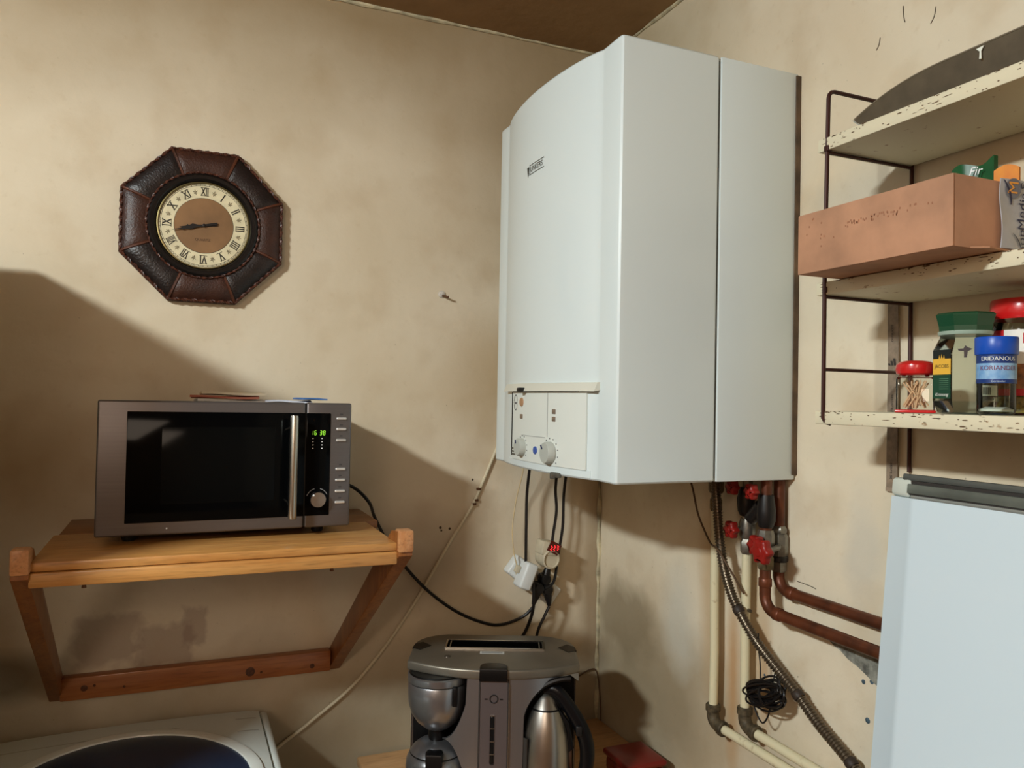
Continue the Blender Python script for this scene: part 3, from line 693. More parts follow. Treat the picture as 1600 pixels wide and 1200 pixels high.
# toaster slot
sx_a, sx_b, sy_a, sy_b = -.112, .112, .142, .196
rim = MB()
rim.box(sx_a-.004, sx_b+.004, sy_a-.004, sy_a, TZ_-.004, TZ_+.0035); rim.box(sx_a-.004, sx_b+.004, sy_b, sy_b+.004, TZ_-.004, TZ_+.0035)
rim.box(sx_a-.004, sx_a, sy_a, sy_b, TZ_-.004, TZ_+.0035); rim.box(sx_b, sx_b+.004, sy_a, sy_b, TZ_-.004, TZ_+.0035)
slot = rim.build('slot_rim', mat('slot_chrome', (205, 203, 198), .2, 1), t)
MB().box(sx_a, sx_b, sy_a, sy_b, TZ_-.002, TZ_+.0008).build('slot_dark_plate', mat('slot_black', (3, 3, 3), .9, ior=1.05), slot)  # flat black plate painting the dark inside the slot, no recess cut
for x in (sx_a+.006, sx_b-.008): MB().box(x, x+.0025, sy_a+.004, sy_b-.004, TZ_+.0005, TZ_+.0025).build('slot_guide', MATS['brushed_steel'], slot)
MB().box(-.033, .023, .108, .124, TZ_, TZ_+.0006).build('rating_label', mat('label_silver', (186, 188, 184), .4), t)
mm = MB()
for k in range(3): mm.box(-.029, .019, .1105+k*.004, .1122+k*.004, TZ_+.0006, TZ_+.0008)
mm.build('label_print', MATS['print_grey'], t)
for s_ in (-1, 1): MB().prism([(s_*.172, .128), (s_*.150, .16), (s_*.172, .185), (s_*.189, .168), (s_*.1915, .14)], TZ_-.004, TZ_+.001, 'Z').build('corner_inlay', bk, t)
MB().lathe([(.008, 0), (.0075, .001), (.001, .0012)], (-.105, .085, TZ_), 20).build('brand_stamp', mat('stamp', (84, 78, 70), .4, .6), t)
# filter drum
dx, dy, dr = -.123, .058, .0665
drum = MB().lathe([(.018, .178), (.03, .184), (.046, .198), (.058, .216), (.0645, .236), (dr, .256), (dr, .284), (dr*.985, .2855)], (dx, dy, 0), 48).build('filter_drum', bst, t, ang=50)
MB().lathe([(dr*.97, .284), (dr*.97, .289)], (dx, dy, 0), 48).build('drum_gap', bk, drum)
MB().lathe([(dr*1.01, .288), (dr*1.02, .29), (dr*1.02, .302), (dr*.99, .304), (dr*.97, .3045)], (dx, dy, 0), 48).build('drum_ring', bst, drum)
MB().lathe([(dr*.985, .303), (dr*.93, .3075), (.001, .309)], (dx, dy, 0), 48).build('drum_lid', bk, drum)
MB().box(dx+.036, dx+.047, dy-.059, dy-.04, .247, .288, .002).build('drum_tab', bk, drum)
MB().lathe([(.017, .15), (.02, .165), (.019, .18)], (dx, dy, 0), 24).build('drip_neck', bk, drum)
# jug under the drum: a thing of its own
c0 = Vector((-.500, -.425, tz)); rz = Matrix.Rotation(-YAW, 3, 'Z')
jw = c0+rz @ Vector((dx, dy-.006, .0455))
j = thing('coffee_jug', 'steel thermal coffee jug with black handle under the filter drum', 'jug', jw, -YAW)
MB().lathe([(.05, 0), (.056, .006), (.064, .03), (.068, .055), (.066, .072), (.06, .085), (.058, .086)], (0, 0, 0), 48).build('body', bst, j, ang=50)
MB().lathe([(.0585, .0855), (.0585, .0885)], (0, 0, 0), 48).build('gap', bk, j)
MB().lathe([(.0585, .088), (.052, .097), (.042, .105), (.03, .11), (.001, .111)], (0, 0, 0), 48).build('lid', bst, j, ang=50)
MB().prism([(-.016, -.034), (.016, -.034), (.02, -.05), (.017, -.068), (-.017, -.068), (-.02, -.05)], .03, .105, 'Z', .005).build('handle', bk, j, ang=40)
# kettle in the right bay
kx_, ky_ = .124, .048
kw = c0+rz @ Vector((kx_-.006, ky_, .0455))
k = thing('electric_kettle', 'brushed steel kettle with black handle in the right bay of the station', 'kettle', kw, -YAW)
ks = mat('kettle_steel', (188, 184, 176), .3, 1, var=.12, vscale=5, stretch=(1, 1, .05))
MB().lathe([(.058, 0), (.06, .004), (.06, .05), (.0585, .1), (.054, .14), (.047, .168), (.0385, .19)], (0, 0, 0), 48).build('body', ks, k, ang=50)
MB().lathe([(.0388, .1895), (.0375, .193)], (0, 0, 0), 48).build('lid_gap', bk, k)
MB().lathe([(.037, .1925), (.024, .212), (.012, .226), (.001, .229)], (0, 0, 0), 48).build('lid', ks, k, ang=50)
hp = spline([(-.004, -.006, .226), (.02, -.012, .228), (.046, -.016, .2), (.075, -.02, .155), (.09, -.02, .11), (.088, -.018, .06), (.07, -.012, .035), (.05, -.008, .03)], 6)
n_ = len(hp)
MB().tube(hp, [(.0125+.004*math.sin(math.pi*i/n_)) for i in range(n_)], 12, flat=.75).build('handle', mat('handle_black', (9, 10, 13), .28, ior=1.35), k)
MB().prism([(.02, .205), (.05, .165), (.062, .11), (.05, .1), (.045, .15), (.03, .185)], -.03, .015, 'Y', .003).build('handle_root', bk, k)
MB().box(.064, .078, -.036, -.028, .138, .16, .003, rot=None).build('switch', MATS['black_plastic'], k)
wg = MB().grid(lambda u, v: (-.060*math.cos(R(20+28*u)), -.0605*math.sin(R(20+28*u)), .02+.115*v), 6, 1, (-.002, -.002, 0)).build('water_gauge', mat('gauge_dark', (58, 54, 50), .2), k)
mm = MB()
for q in range(5): mm.grid(lambda u, v: (-.0635*math.cos(R(28+8*u)), -.064*math.sin(R(28+8*u)), .035+.02*q+.004*v), 2, 1)
mm.build('gauge_marks', MATS['mark_white'], wg)
# arch lining behind kettle
MB().tube([(.066+.105*(1-math.cos(R(a)))-.001, yfront(.1)+.012, .205+.1*math.sin(R(a))) for a in range(0, 91, 6)], .006, 8).build('bay_trim', bk, t)

# ------------------------------------------------------------------ sockets, plugs and cables on the back wall
wpl = mat('socket_white', (214, 218, 216), .4); wpl2 = mat('socket_cream', (205, 194, 168), .5, var=.15)
blk = mat('cable_black', (18, 16, 16), .4)
t = thing('power_strip', 'white power strip fixed aslant on the wall, plugs in its sockets', 'power strip', (-.222, 0, 1.05))
rot = Matrix.Rotation(R(38), 3, 'Y')
MB().box(-.085, .085, -.036, -.001, -.028, .028, .006, 3, rot=rot).build('housing', wpl, t)
for q in (-.05, 0, .05):
    p = rot @ Vector((q, 0, 0)); MB().lathe([(.021, -.0365), (.02, -.037), (.018, -.0362), (.001, -.0361)], p, 24, 'Y').build('socket', wpl2, t)
# phone charger
t = thing('charger_adapter', 'white charger adapter plugged into the left end of the power strip', 'adapter', (-.262, -.037, 1.075))
MB().box(-.018, .018, -.05, 0, -.036, .036, .007, 3, rot=Matrix.Rotation(R(22), 3, 'Y')).build('body', wpl, t)
MB().box(-.028, -.014, -.022, -.008, .006, .026, .003, rot=Matrix.Rotation(R(25), 3, 'Y')).build('cable_plug', wpl2, t)
# voltage display plug
t = thing('display_plug', 'cream plug-through meter with red digits above the black plugs', 'plug', (-.198, -.037, 1.128))
MB().lathe([(.026, 0), (.027, -.012), (.026, -.05), (.0225, -.052), (.0215, -.046), (.001, -.045)], (0, 0, -.01), 28, 'Y').build('socket_body', wpl2, t)
MB().box(-.026, .020, -.049, 0, .0, .037, .004, rot=Matrix.Rotation(R(10), 3, 'Y')).build('meter_body', wpl2, t)
MB().box(-.010, .026, -.0515, -.049, .006, .036, .001, rot=Matrix.Rotation(R(28), 3, 'Y')).build('meter_window', mat('smoked_red', (84, 30, 20), .15), t)
mm = MB(); seg_digits(mm, '223', -.004, .015, .005, .0115, -.0522, .0013, .1)
mm.build('meter_digits', mat('led_red', (255, 45, 50), .5, emit=2.5), t)
def black_plug(label, c, ang, cable):
    t = thing('power_plug', label, 'plug', c, 0, 'black plugs in the power strip')
    MB().lathe([(.016, .002), (.0175, -.006), (.0165, -.022), (.013, -.028), (.001, -.029)], (0, 0, 0), 16, 'Y').build('plug_body', blk, t)
    d = Vector((math.sin(ang), 0, math.cos(ang)))
    MB().tube([Vector((0, -.014, 0)), d*.02+Vector((0, -.018, 0)), d*.045+Vector((0, -.02, 0))], [.0145, .011, .005], 12).build('strain_relief', blk, t)
    w_ = MB().tube(cable, .0042, 8); w_.build('cable', blk, t, world=True)
def P(x, z, y=-.06): return (x, y, z)
black_plug('black plug with its cable rising straight up to the boiler', P(-.252, 1.062, -.037), R(-10),
    spline([P(-.262, 1.105), P(-.2625, 1.2), P(-.262, 1.3), P(-.262, 1.42, -.09), P(-.25, 1.5, -.09)], 6))
black_plug('black plug right of the others, cable bent up to the boiler', P(-.200, 1.058, -.037), R(12),
    spline([P(-.190, 1.10), P(-.181, 1.18), P(-.172, 1.245), P(-.176, 1.31), P(-.177, 1.40, -.08), P(-.17, 1.5, -.08)], 6))
black_plug('black plug at the lower end of the strip with microwave cable', P(-.222, 1.035, -.04), R(200),
    spline([P(-.236, .99, -.062), P(-.26, .962, -.05), P(-.31, .941, -.035), P(-.36, .945, -.03), P(-.44, .98, -.02), P(-.52, 1.04, -.015), P(-.59, 1.115, -.012), P(-.63, 1.17, -.012), (-.672, -.03, 1.243), (-.70, -.08, 1.29), (-.735, -.055, 1.325), (-.80, -.055, 1.35)], 7))
black_plug('lowest black plug, cable hanging down behind the breakfast station', P(-.195, 1.03, -.04), R(172),
    spline([P(-.190, .985, -.062), P(-.205, .955, -.06), P(-.222, .91, -.055), P(-.225, .82, -.04), P(-.25, .7, -.035)], 6))
def cable(label, pts, r_, m, k_=8, **kw):
    return tag(MB().tube(spline(pts, k_), r_, 8).build('cable', m), label, 'cable', **kw)
cable('black cable looping from behind the plugs up to the boiler', [P(-.15, 1.5, -.08), P(-.149, 1.40, -.08), P(-.150, 1.29), P(-.152, 1.2), P(-.165, 1.12), P(-.188, 1.06, -.085), P(-.215, 1.04, -.088)], .0042, blk)
cable('black cable hanging left of the plugs down behind the station', [P(-.245, 1.06, -.075), P(-.243, 1.0, -.075), P(-.246, .96, -.065), P(-.258, .92, -.055), P(-.285, .86, -.04), P(-.3, .74, -.035)], .0046, blk)
cable('thin cream wire from the boiler down to the charger', [P(-.28, 1.5, -.09), P(-.278, 1.37, -.07), P(-.287, 1.28, -.045), P(-.297, 1.2, -.045), P(-.294, 1.14, -.05), P(-.284, 1.098, -.052)], .0018, mat('wire_cream', (200, 180, 140), .5))
cable('thin white cable running slantwise down the wall from behind the boiler', [P(-.29, 1.5, -.006), P(-.331, 1.415, -.006), P(-.372, 1.32, -.006), P(-.40, 1.26, -.006), P(-.465, 1.159, -.006), P(-.55, 1.02, -.006), P(-.633, .904, -.006), P(-.72, .81, -.006), P(-.824, .734, -.006), P(-.914, .67, -.006), P(-.97, .58, -.006)], .0042, mat('cable_ivory', (206, 196, 168), .5))
t = thing('cable_clip', 'small brown nail clips holding the slanting white cable', 'clip', (-.385, 0, 1.29))
for (x, z) in [(-.381, 1.305), (-.388, 1.275), (-.394, 1.265)]:
    MB().box(x-.006, x+.004, -.012, 0, z-.003, z+.003, .001).build('clip', mat('rust', (96, 66, 44), .7, .3), t, world=True)
cable('thin dark wire on the wall in the corner behind the kettle', [(-.14, -.006, .74), (-.08, -.006, .755), (-.03, -.006, .775), (-.010, -.012, .77), (-.009, -.03, .72), (-.009, -.04, .64)], .0022, mat('wire_brown', (84, 62, 42), .5))

# ------------------------------------------------------------------ pipes below the boiler
pw = mat('pipe_paint', (214, 206, 172), .5, var=.25, vscale=60, thr=(.62, .85), rgb2=(160, 134, 98))
brass = mat('brass_old', (128, 112, 82), .45, .6, var=.4, vscale=90); cop = mat('copper_old', (112, 60, 36), .42, .3, var=.4, vscale=25)
nick = mat('nickel', (150, 146, 136), .35, .85, var=.25, vscale=60); redv = mat('red_handle', (138, 26, 20), .4)
iron = mat('iron_fitting', (104, 92, 70), .6, .4, var=.45, vscale=90)
PX = -.032
def elbow_fit(t, y, z):
    MB().tube(spline([(PX, y, z+.026), (PX, y, z+.008), (PX, y-.006, z-.004), (PX, y-.02, z-.01), (PX, y-.034, z-.01)], 4), .0135, 12).build('elbow', iron, t, world=True)
    MB().lathe([(.0165, z+.018), (.0165, z+.03), (.0145, z+.032)], (PX, y, 0), 12).build('elbow_collar', iron, t, world=True)
    MB().lathe([(.0165, y-.028), (.0165, y-.038), (.0145, y-.04)], (PX, 0, z-.01), 12, 'Y').build('elbow_collar', iron, t, world=True)
# valve with star handle
def star_handle(t, c, r_, axis='X', m=redv):
    mm = MB(); n = 40; prof = []
    for q in range(n):
        a = 2*math.pi*q/n; prof.append((r_*(.88+.12*math.cos(6*a))*math.cos(a), r_*(.88+.12*math.cos(6*a))*math.sin(a)))
    if axis == 'X': mm.prism([(c[1]+a, c[2]+b_) for a, b_ in prof], c[0]-.010, c[0]+.010, 'X', .006, 3)
    else: mm.prism([(c[0]+a, c[2]+b_) for a, b_ in prof], c[1]-.007, c[1]+.007, 'Y', .003)
    h = mm.build('valve_handle', m, t, world=True, ang=40)
    if axis == 'X': MB().lathe([(r_*.4, c[0]-.009), (r_*.3, c[0]-.012), (.001, c[0]-.0125)], (0, c[1], c[2]), 12, 'X').build('handle_screw', m, h, world=True)
    return h
t = thing('supply_pipe', 'cream painted vertical pipe under the boiler nearest the room corner', 'pipe', (PX, -.575, .85))
y1 = -.573
MB().tube([(PX, y1, 1.32), (PX, y1+.001, 1.15), (PX, y1-.002, 1.0), (PX, y1, .87)], .0098, 12).build('riser', pw, t, world=True)
elbow_fit(t, y1, .852)
MB().tube([(PX, y1-.03, .842), (PX, -.75, .841), (PX, -1.2, .838)], .0098, 12).build('level_run', pw, t, world=True)
MB().lathe([(.0125, 1.31), (.0145, 1.316), (.0145, 1.335), (.011, 1.34), (.011, 1.399)], (PX, y1, 0), 6).build('union_nut', brass, t, world=True)
MB().lathe([(.014, 1.35), (.017, 1.356), (.017, 1.38), (.014, 1.386)], (PX, y1, 0), 8).build('valve_body', brass, t, world=True)
star_handle(t, (PX-.03, y1+.005, 1.386), .012, 'X')
t = thing('supply_pipe', 'cream painted vertical pipe with small red valve beside the flexible hose', 'pipe', (PX, -.685, .85))
y2 = -.678
MB().tube([(PX, y2, 1.27), (PX, y2+.002, 1.1), (PX, y2, .9)], .0098, 12).build('riser', pw, t, world=True)
elbow_fit(t, y2, .884)
MB().tube([(PX, y2-.03, .874), (PX, -.85, .872), (PX, -1.25, .868)], .0098, 12).build('level_run', pw, t, world=True)
MB().lathe([(.012, 1.235), (.0145, 1.24), (.0145, 1.26), (.0115, 1.265), (.0115, 1.399)], (PX, y2, 0), 6).build('union_nut', nick, t, world=True)
MB().lathe([(.014, 1.268), (.0165, 1.275), (.0165, 1.3), (.014, 1.31)], (PX, y2, 0), 10).build('valve_body', nick, t, world=True)
MB().tube([(PX, y2, 1.286), (PX-.026, y2+.01, 1.286)], .006, 8).build('valve_stem', nick, t, world=True)
star_handle(t, (PX-.035, y2+.008, 1.286), .0195, 'X')
MB().lathe([(.012, 1.315), (.017, 1.325), (.019, 1.35), (.013, 1.375)], (PX-.004, y2, 0), 12).build('strainer', blk, t, world=True)
star_handle(t, (PX-.035, y2+.006, 1.375), .017, 'X')
MB().tube([(PX, y2-.0, 1.12), (PX, y2-.014, 1.118)], .004, 6).build('pipe_clip', iron, t, world=True)
def copper_pipe(label, y, zrun, x, zt, parts):
    t = thing('copper_pipe', label, 'pipe', (x, y, zrun))
    pts = [(x, y, zt), (x, y, zrun+.03)]+[(x, y-.03*math.sin(R(a))*1+(0), zrun+.03-.03*(1-math.cos(R(a)))+0) if 0 else (x, y-.03+.03*math.cos(R(a)), zrun+.03-.03*math.sin(R(a))) for a in range(0, 91, 15)]+[(x, y-.15, zrun-.001), (x, -1.25, zrun-.004)]
    MB().tube(pts, .0112, 14).build('tube', cop, t, world=True)
    for pos in ((x, y, zrun+.045), ): MB().lathe([(.0118, 0), (.0132, .002), (.0132, .016), (.0118, .018)], pos, 14).build('solder_sleeve', cop, t, world=True)
    MB().lathe([(.0118, 0), (.0132, -.002), (.0132, -.016), (.0118, -.018)], (x, y-.028, zrun), 14, 'Y').build('solder_sleeve', cop, t, world=True)
    return t
t = copper_pipe('copper heating pipe standing in front of its twin, the lower of the pair', -.763, 1.142, -.057, 1.399, 0)
xv, yv = -.057, -.763
MB().lathe([(.015, 1.222), (.0165, 1.226), (.0165, 1.245), (.0145, 1.25)], (xv, yv, 0), 6).build('union_nut', brass, t, world=True)
MB().lathe([(.0145, 1.25), (.017, 1.256), (.017, 1.29), (.0145, 1.3)], (xv, yv, 0), 8).build('valve_body', nick, t, world=True)
MB().tube([(xv, yv, 1.271), (xv-.022, yv-.004, 1.271)], .007, 8).build('valve_stem', nick, t, world=True)
star_handle(t, (-.083, -.766, 1.271), .0215, 'X')
MB().lathe([(.014, 1.305), (.0185, 1.318), (.019, 1.34), (.015, 1.37)], (xv, yv, 0), 14).build('strainer', blk, t, world=True)
MB().tube([(xv, yv+.010, 1.345), (xv-.004, yv+.042, 1.315)], [.016, .013], 12).build('strainer_cap', blk, t, world=True)
star_handle(t, (-.09, yv+.005, 1.376), .017, 'X')
t = copper_pipe('copper heating pipe close to the wall with nickel ball valve, the upper of the pair', -.758, 1.178, -.019, 1.399, 0)
xv, yv = -.019, -.758
MB().lathe([(.0125, 1.288), (.016, 1.294), (.016, 1.30), (.0125, 1.306)], (xv, yv, 0), 6).build('union_nut', nick, t, world=True)
MB().lathe([(.015, 1.242), (.018, 1.248), (.018, 1.284), (.015, 1.29)], (xv, yv, 0), 8).build('valve_body', nick, t, world=True)
MB().lathe([(.0135, 1.214), (.016, 1.218), (.016, 1.234), (.0145, 1.243)], (xv, yv, 0), 6).build('union_nut', nick, t, world=True)
MB().lathe([(.017, 1.234), (.0185, 1.236), (.0185, 1.244), (.017, 1.246)], (xv, yv, 0), 16).build('valve_collar', blk, t, world=True)
MB().tube([(xv-.012, yv-.012, 1.268), (-.05, -.79, 1.268), (-.1, -.806, 1.268)], .0055, 8).build('valve_stem', nick, t, world=True)
star_handle(t, (-.105, -.808, 1.268), .026, 'X')
# corrugated flexible gas hose
hosep = spline([(-.058, -.60, 1.399), (-.058, -.61, 1.33), (-.058, -.62, 1.26), (-.058, -.636, 1.20), (-.058, -.663, 1.148), (-.056, -.70, 1.104), (-.046, -.735, 1.062), (-.036, -.785, 1.022), (-.032, -.83, .993), (-.03, -.88, .958), (-.03, -.94, .928), (-.03, -1.02, .885), (-.03, -1.12, .84)], 24)
# resample evenly for the corrugation
acc = [0]
for a, b_ in zip(hosep, hosep[1:]): acc.append(acc[-1]+(b_-a).length)
Lh = acc[-1]; nn = int(Lh/.00155); hp = []; jx = 0
for i in range(nn+1):
    s_ = Lh*i/nn
    while jx < len(acc)-2 and acc[jx+1] < s_: jx += 1
    f_ = (s_-acc[jx])/max(1e-9, acc[jx+1]-acc[jx]); hp.append(hosep[jx].lerp(hosep[jx+1], f_))
t = thing('flexible_hose', 'corrugated steel flexible hose curving from the boiler down the wall', 'hose', (-.05, -.6, .84))
MB().tube(hp, [(.0108 if i % 4 in (0, 1) else .0085) for i in range(len(hp))], 12).build('corrugated_tube', mat('hose_steel', (112, 100, 84), .34, .8), t, world=True)
MB().lathe([(.0125, 1.385), (.0145, 1.388), (.0145, 1.3995)], (-.058, -.60, 0), 6).build('hose_nut', brass, t, world=True)
for q in (.36, .60, .78):
    i = int(q*len(hp)); d = (hp[i+3]-hp[i]).normalized()
    MB().tube([hp[i]-d*.007, hp[i]-d*.004, hp[i]+d*.004, hp[i]+d*.007], [.0105, .0120, .0120, .0105], 12).build('tape_wrap', mat('tape_dark', (48, 38, 30), .6), t, world=True)
# coiled black cable hanging from the hose
t = thing('cable_coil', 'bundled coil of thin black cable tied to the flexible hose', 'cable coil', (-.045, -.70, .93))
ax = Vector((0, -.92, .38)).normalized(); bx_ = Vector((0, .38, .92)); cc = Vector((-.05, -.762, .972))
for q in range(20):
    la, lb = random.uniform(.042, .056), random.uniform(.012, .025); oc = cc+Vector((random.uniform(-.014, .012), random.uniform(-.006, .006), random.uniform(-.012, .012)))
    tl = random.uniform(-.3, .3); a2 = ax*math.cos(tl)+bx_*math.sin(tl); b2 = bx_*math.cos(tl)-ax*math.sin(tl)
    MB().tube([oc+a2*la*math.cos(2*math.pi*i/28)+b2*lb*math.sin(2*math.pi*i/28)+Vector((.003*math.sin(4*math.pi*i/28), 0, 0)) for i in range(28)], .0021, 6, closed=True).build('loop', blk, t, world=True)
MB().tube(spline([cc+ax*-.03, cc+ax*-.045+bx_*-.02, cc+ax*-.01+Vector((0, 0, -.055)), cc+ax*.012+Vector((0, 0, -.03)), cc+ax*.005], 8), .0017, 6).build('loose_loop', blk, t, world=True)
MB().tube(spline([cc+ax*-.015+bx_*.01, cc+Vector((.005, .024, .05)), cc+Vector((.005, .03, .085)), cc+Vector((.0, .025, .115))], 6), .0015, 6).build('tail', blk, t, world=True)
MB().tube(spline([cc+ax*.02+bx_*.01, cc+Vector((.005, -.016, .04)), cc+Vector((.01, -.018, .065))], 6), .0015, 6).build('tail', blk, t, world=True)
MB().tube([cc+bx_*.019*math.cos(2*math.pi*i/20)+Vector((.017*math.sin(2*math.pi*i/20), 0, 0)) for i in range(20)], .003, 6, closed=True).build('tie', blk, t, world=True)
cable('thin brown sensor wire bowing from the boiler to the hose', [(-.06, -.50, 1.3985), (-.055, -.518, 1.355), (-.05, -.532, 1.30), (-.048, -.56, 1.258), (-.06, -.595, 1.242), (-.0735, -.635, 1.238), (-.066, -.668, 1.20), (-.048, -.69, 1.155)], .0022, mat('wire_brown', (84, 62, 42), .5))

# ------------------------------------------------------------------ wire shelf unit on the right wall
t = thing('wire_shelf', 'wall shelf unit of three chipped cream boards in dark wire side frames', 'shelf', (-.1, -1.45, 1.52))
wire = mat('wire_dark', (62, 32, 26), .45, .3); wire_m = wire
bm_ = mat('shelf_paint', (216, 208, 180), .5, var=.1, vscale=60, rgb2=(150, 116, 78), thr=(.66, .72), detail=8, bump=.2, bscale=60)
YS, YE = -1.05, -1.86; XS = -.192
for i, z in enumerate((1.979, 1.747, 1.541)):
    b = MB().box(XS-.004, -.006, YE-.02, YS+.018, z-.021, z, .002).build('shelf_board', bm_, t, world=True)
    mm = MB()
    rnd = random.Random(i)
    for q in range(70):
        yy = min(-1.045, rnd.gauss(rnd.choice([-1.08, -1.22, -1.30, -1.38]), .03)); zz = z-.0195*rnd.random()**1.6-.0005; l = rnd.uniform(.0006, .0035)*(1 if q % 6 else 2.2)
        hh = rnd.uniform(.0003, .0009); n9 = 7
        mm.add([(XS-.0044, yy+l*math.cos(6.283*e/n9)*rnd.uniform(.5, 1.2), min(z-.0003, max(z-.0207, zz+hh*math.sin(6.283*e/n9)*rnd.uniform(.6, 1.5)))) for e in range(n9)], [list(range(n9))])
    mm.build('chipped_edge', mat('chip_brown', (96, 72, 48), .8), b, world=True)['kind'] = 'stuff'
for y in (YS, YE):
    rr_ = .012
    pts = [(-.005, y, 1.44), (-.005, y, 2.0), (-.005, y, 2.04)]+[(-.005-rr_+rr_*math.cos(R(a)), y, 2.043+rr_*math.sin(R(a))) for a in (0, 30, 60, 90)]
    pts += [(XS+rr_-rr_*math.sin(R(a)), y, 2.043+rr_*math.cos(R(a))) for a in (0, 30, 60, 90)]+[(XS-.004, y, 1.8), (XS-.004, y, 1.53), (XS-.001, y-.002, 1.523), (XS+.006, y-.006, 1.521)]
    f = MB().tube(pts, .0034, 8).build('wire_frame', wire, t, world=True)
    for z in (1.955, 1.723, 1.607):
        MB().tube([(-.005, y, z), (XS-.004, y, z)], .0028, 8).build('rung', wire, f, world=True)
    for z in (1.962, 1.735): MB().box(XS-.006, XS+.004, y-.006, y+.004, z-.006, z+.004, .002).build('hook_end', wire, f, world=True)
# tray lying on the top shelf
def edge(y):
    u = min(1, max(0, (-1.085-y)/.16)); return .020+.032*(1-(1-u)**2.2)
tr = thing('baking_tray', 'dark curved metal tray lying along the top shelf', 'tray', (-.1, -1.45, 1.979))
ys_ = [-1.085-.70*k/40 for k in range(41)]
mm = MB(); vs_ = []; fs_ = []
for y in ys_:
    h = edge(y)
    vs_ += [(-.166, y-.012, 1.9795), (-.186+.012, y, 1.9795+h), (-.166+.002, y-.012, 1.9795), (-.186+.0145, y, 1.9795+h)]
mm.add(vs_, [[4*i, 4*i+4, 4*i+5, 4*i+1] for i in range(40)]+[[4*i+2, 4*i+3, 4*i+7, 4*i+6] for i in range(40)]+[[4*i+1, 4*i+5, 4*i+7, 4*i+3] for i in range(40)])
trm = mat('tray_dark', (92, 82, 66), .45, .2, var=.2, vscale=30)
mm.build('front_rim', trm, tr, world=True)
MB().tube([(-.1735, y, 1.9795+edge(y)) for y in ys_], .0016, 6).build('rolled_edge', mat('tray_edge', (120, 110, 92), .4, .3), tr, world=True)
MB().grid(lambda u, v: (-.166+.15*v, -1.10-.68*u, 1.9802+.0), 6, 2, (0, 0, .002)).build('pan', trm, tr, world=True)
MB().grid(lambda u, v: (-.012, -1.10-.68*u, 1.98+.05*v), 6, 1, (.003, 0, 0)).build('rear_rim', trm, tr, world=True)
MB().grid(lambda u, v: (-.176+.03*u, -1.083-.006*u-.014*v, 1.9806+.018*(1-v*.7)), 2, 2, (0, .002, .001)).build('bent_corner', mat('tray_bare', (190, 190, 180), .5), tr, world=True)
MB().prism([(-1.291, 2.027), (-1.302, 2.028), (-1.298, 2.022), (-1.2985, 2.012), (-1.2955, 2.012), (-1.296, 2.022)], -.1765, -.1755, 'X').build('white_chip', mat('chip_white', (225, 228, 215), .6), tr, world=True)
# cardboard box with its contents on the middle shelf
card = mat('carton_pink', (190, 142, 110), .8, var=.18, vscale=14); card_d = mat('carton_pink2', (140, 92, 62), .8, var=.18, vscale=14)
t = thing('carton', 'long open pinkish cardboard box overhanging the middle shelf', 'box', (-.16, -1.2, 1.748))
bx0, bx1, bya, byb, bza, bzb = -.275, -.045, -1.335, -1.075, 1.748, 1.838
MB().box(bx0, bx0+.003, bya, byb, bza, bzb, .001).build('side_wall', card, t, world=True)
MB().box(bx1-.003, bx1, bya, byb, bza, bzb, .001).build('side_wall', card, t, world=True)
MB().box(bx0+.003, bx1-.003, bya, bya+.003, bza, bzb, .001).build('end_wall', card, t, world=True)
MB().box(bx0+.003, bx1-.003, byb-.003, byb, bza, bzb, .001).build('end_wall', card, t, world=True)
MB().box(bx0+.003, bx1-.003, bya+.003, byb-.003, bza, bza+.003).build('bottom', card, t, world=True)
MB().prism([(bx0+.03, bya-.0005), (bx0+.12, bya-.0005), (bx0+.12, bya-.004), (bx0+.05, bya-.012)], bza, bza+.002, 'Z').build('loose_flap', card, t, world=True)
rnd = random.Random(3); mm = MB()
for q in range(60):
    yy = rnd.choice([rnd.uniform(-1.26, -1.17), rnd.uniform(-1.32, -1.09)]); zz = bza+rnd.uniform(.055, .063) if yy < -1.17 else bza+rnd.uniform(.03, .08)
    mm.box(bx0-.0004, bx0, yy-.0008, yy+.0008, zz-.0012, zz+.0015)
mm.build('scuff_marks', mat('scuff', (150, 104, 78), .9), t, world=True)['kind'] = 'stuff'
# packets in the box
def packet(name, label, cat, c, yw, zh, tilt, m, crown=False):
    def fn(u, v):
        y = c[1]+(u-.5)*yw; z = c[2]+zh*v+(.006*math.sin(u*6) if v > .9 else 0)+tilt*(u-.5)*v
        return (c[0]+.006*math.sin(u*9+v*4), y, z)
    return tag(MB().grid(fn, 14, 8, (.006, 0, 0)).build(name, m), label, cat)
g = mat('packet_green', (16, 82, 42), .35, var=.15); 
t = thing('snack_packet', 'dark green packet with white lettering sticking out of the carton', 'packet', (-.15, -1.3, bza+.004))
def fn(u, v):
    y = -1.236-.06*u; return (-.15+.003*math.sin(u*8+v*3)+.006*u, y, bza+.006+(.128+.004*u+.004*math.sin(u*7)*v)*v)
MB().grid(fn, 14, 8, (.008, 0, 0)).build('pouch', g, t, world=True)
p0, p1 = Vector(fn(.35, .88)), Vector(fn(.85, .88)); xd = (p1-p0).normalized()
MB().text('Fir', .016, (p0+p1)/2+Vector((-.006, -.0015, .002)), xd, Vector((0, 0, 1)), shear=.3).build('lettering', mat('mark_white', (235, 235, 235), .4), t, world=True)
tag(MB().grid(lambda u, v: (-.20+.03*u, -1.15-.10*u, bza+.02+(.072+.026*u)*v+.002*math.sin(u*9)), 10, 4, (.003, .001, 0)).build('snack_packet', mat('packet_pale', (186, 206, 160), .4, var=.3, vscale=30, rgb2=(60, 110, 66))), 'pale green packet lying low in the carton behind its front edge', 'packet')
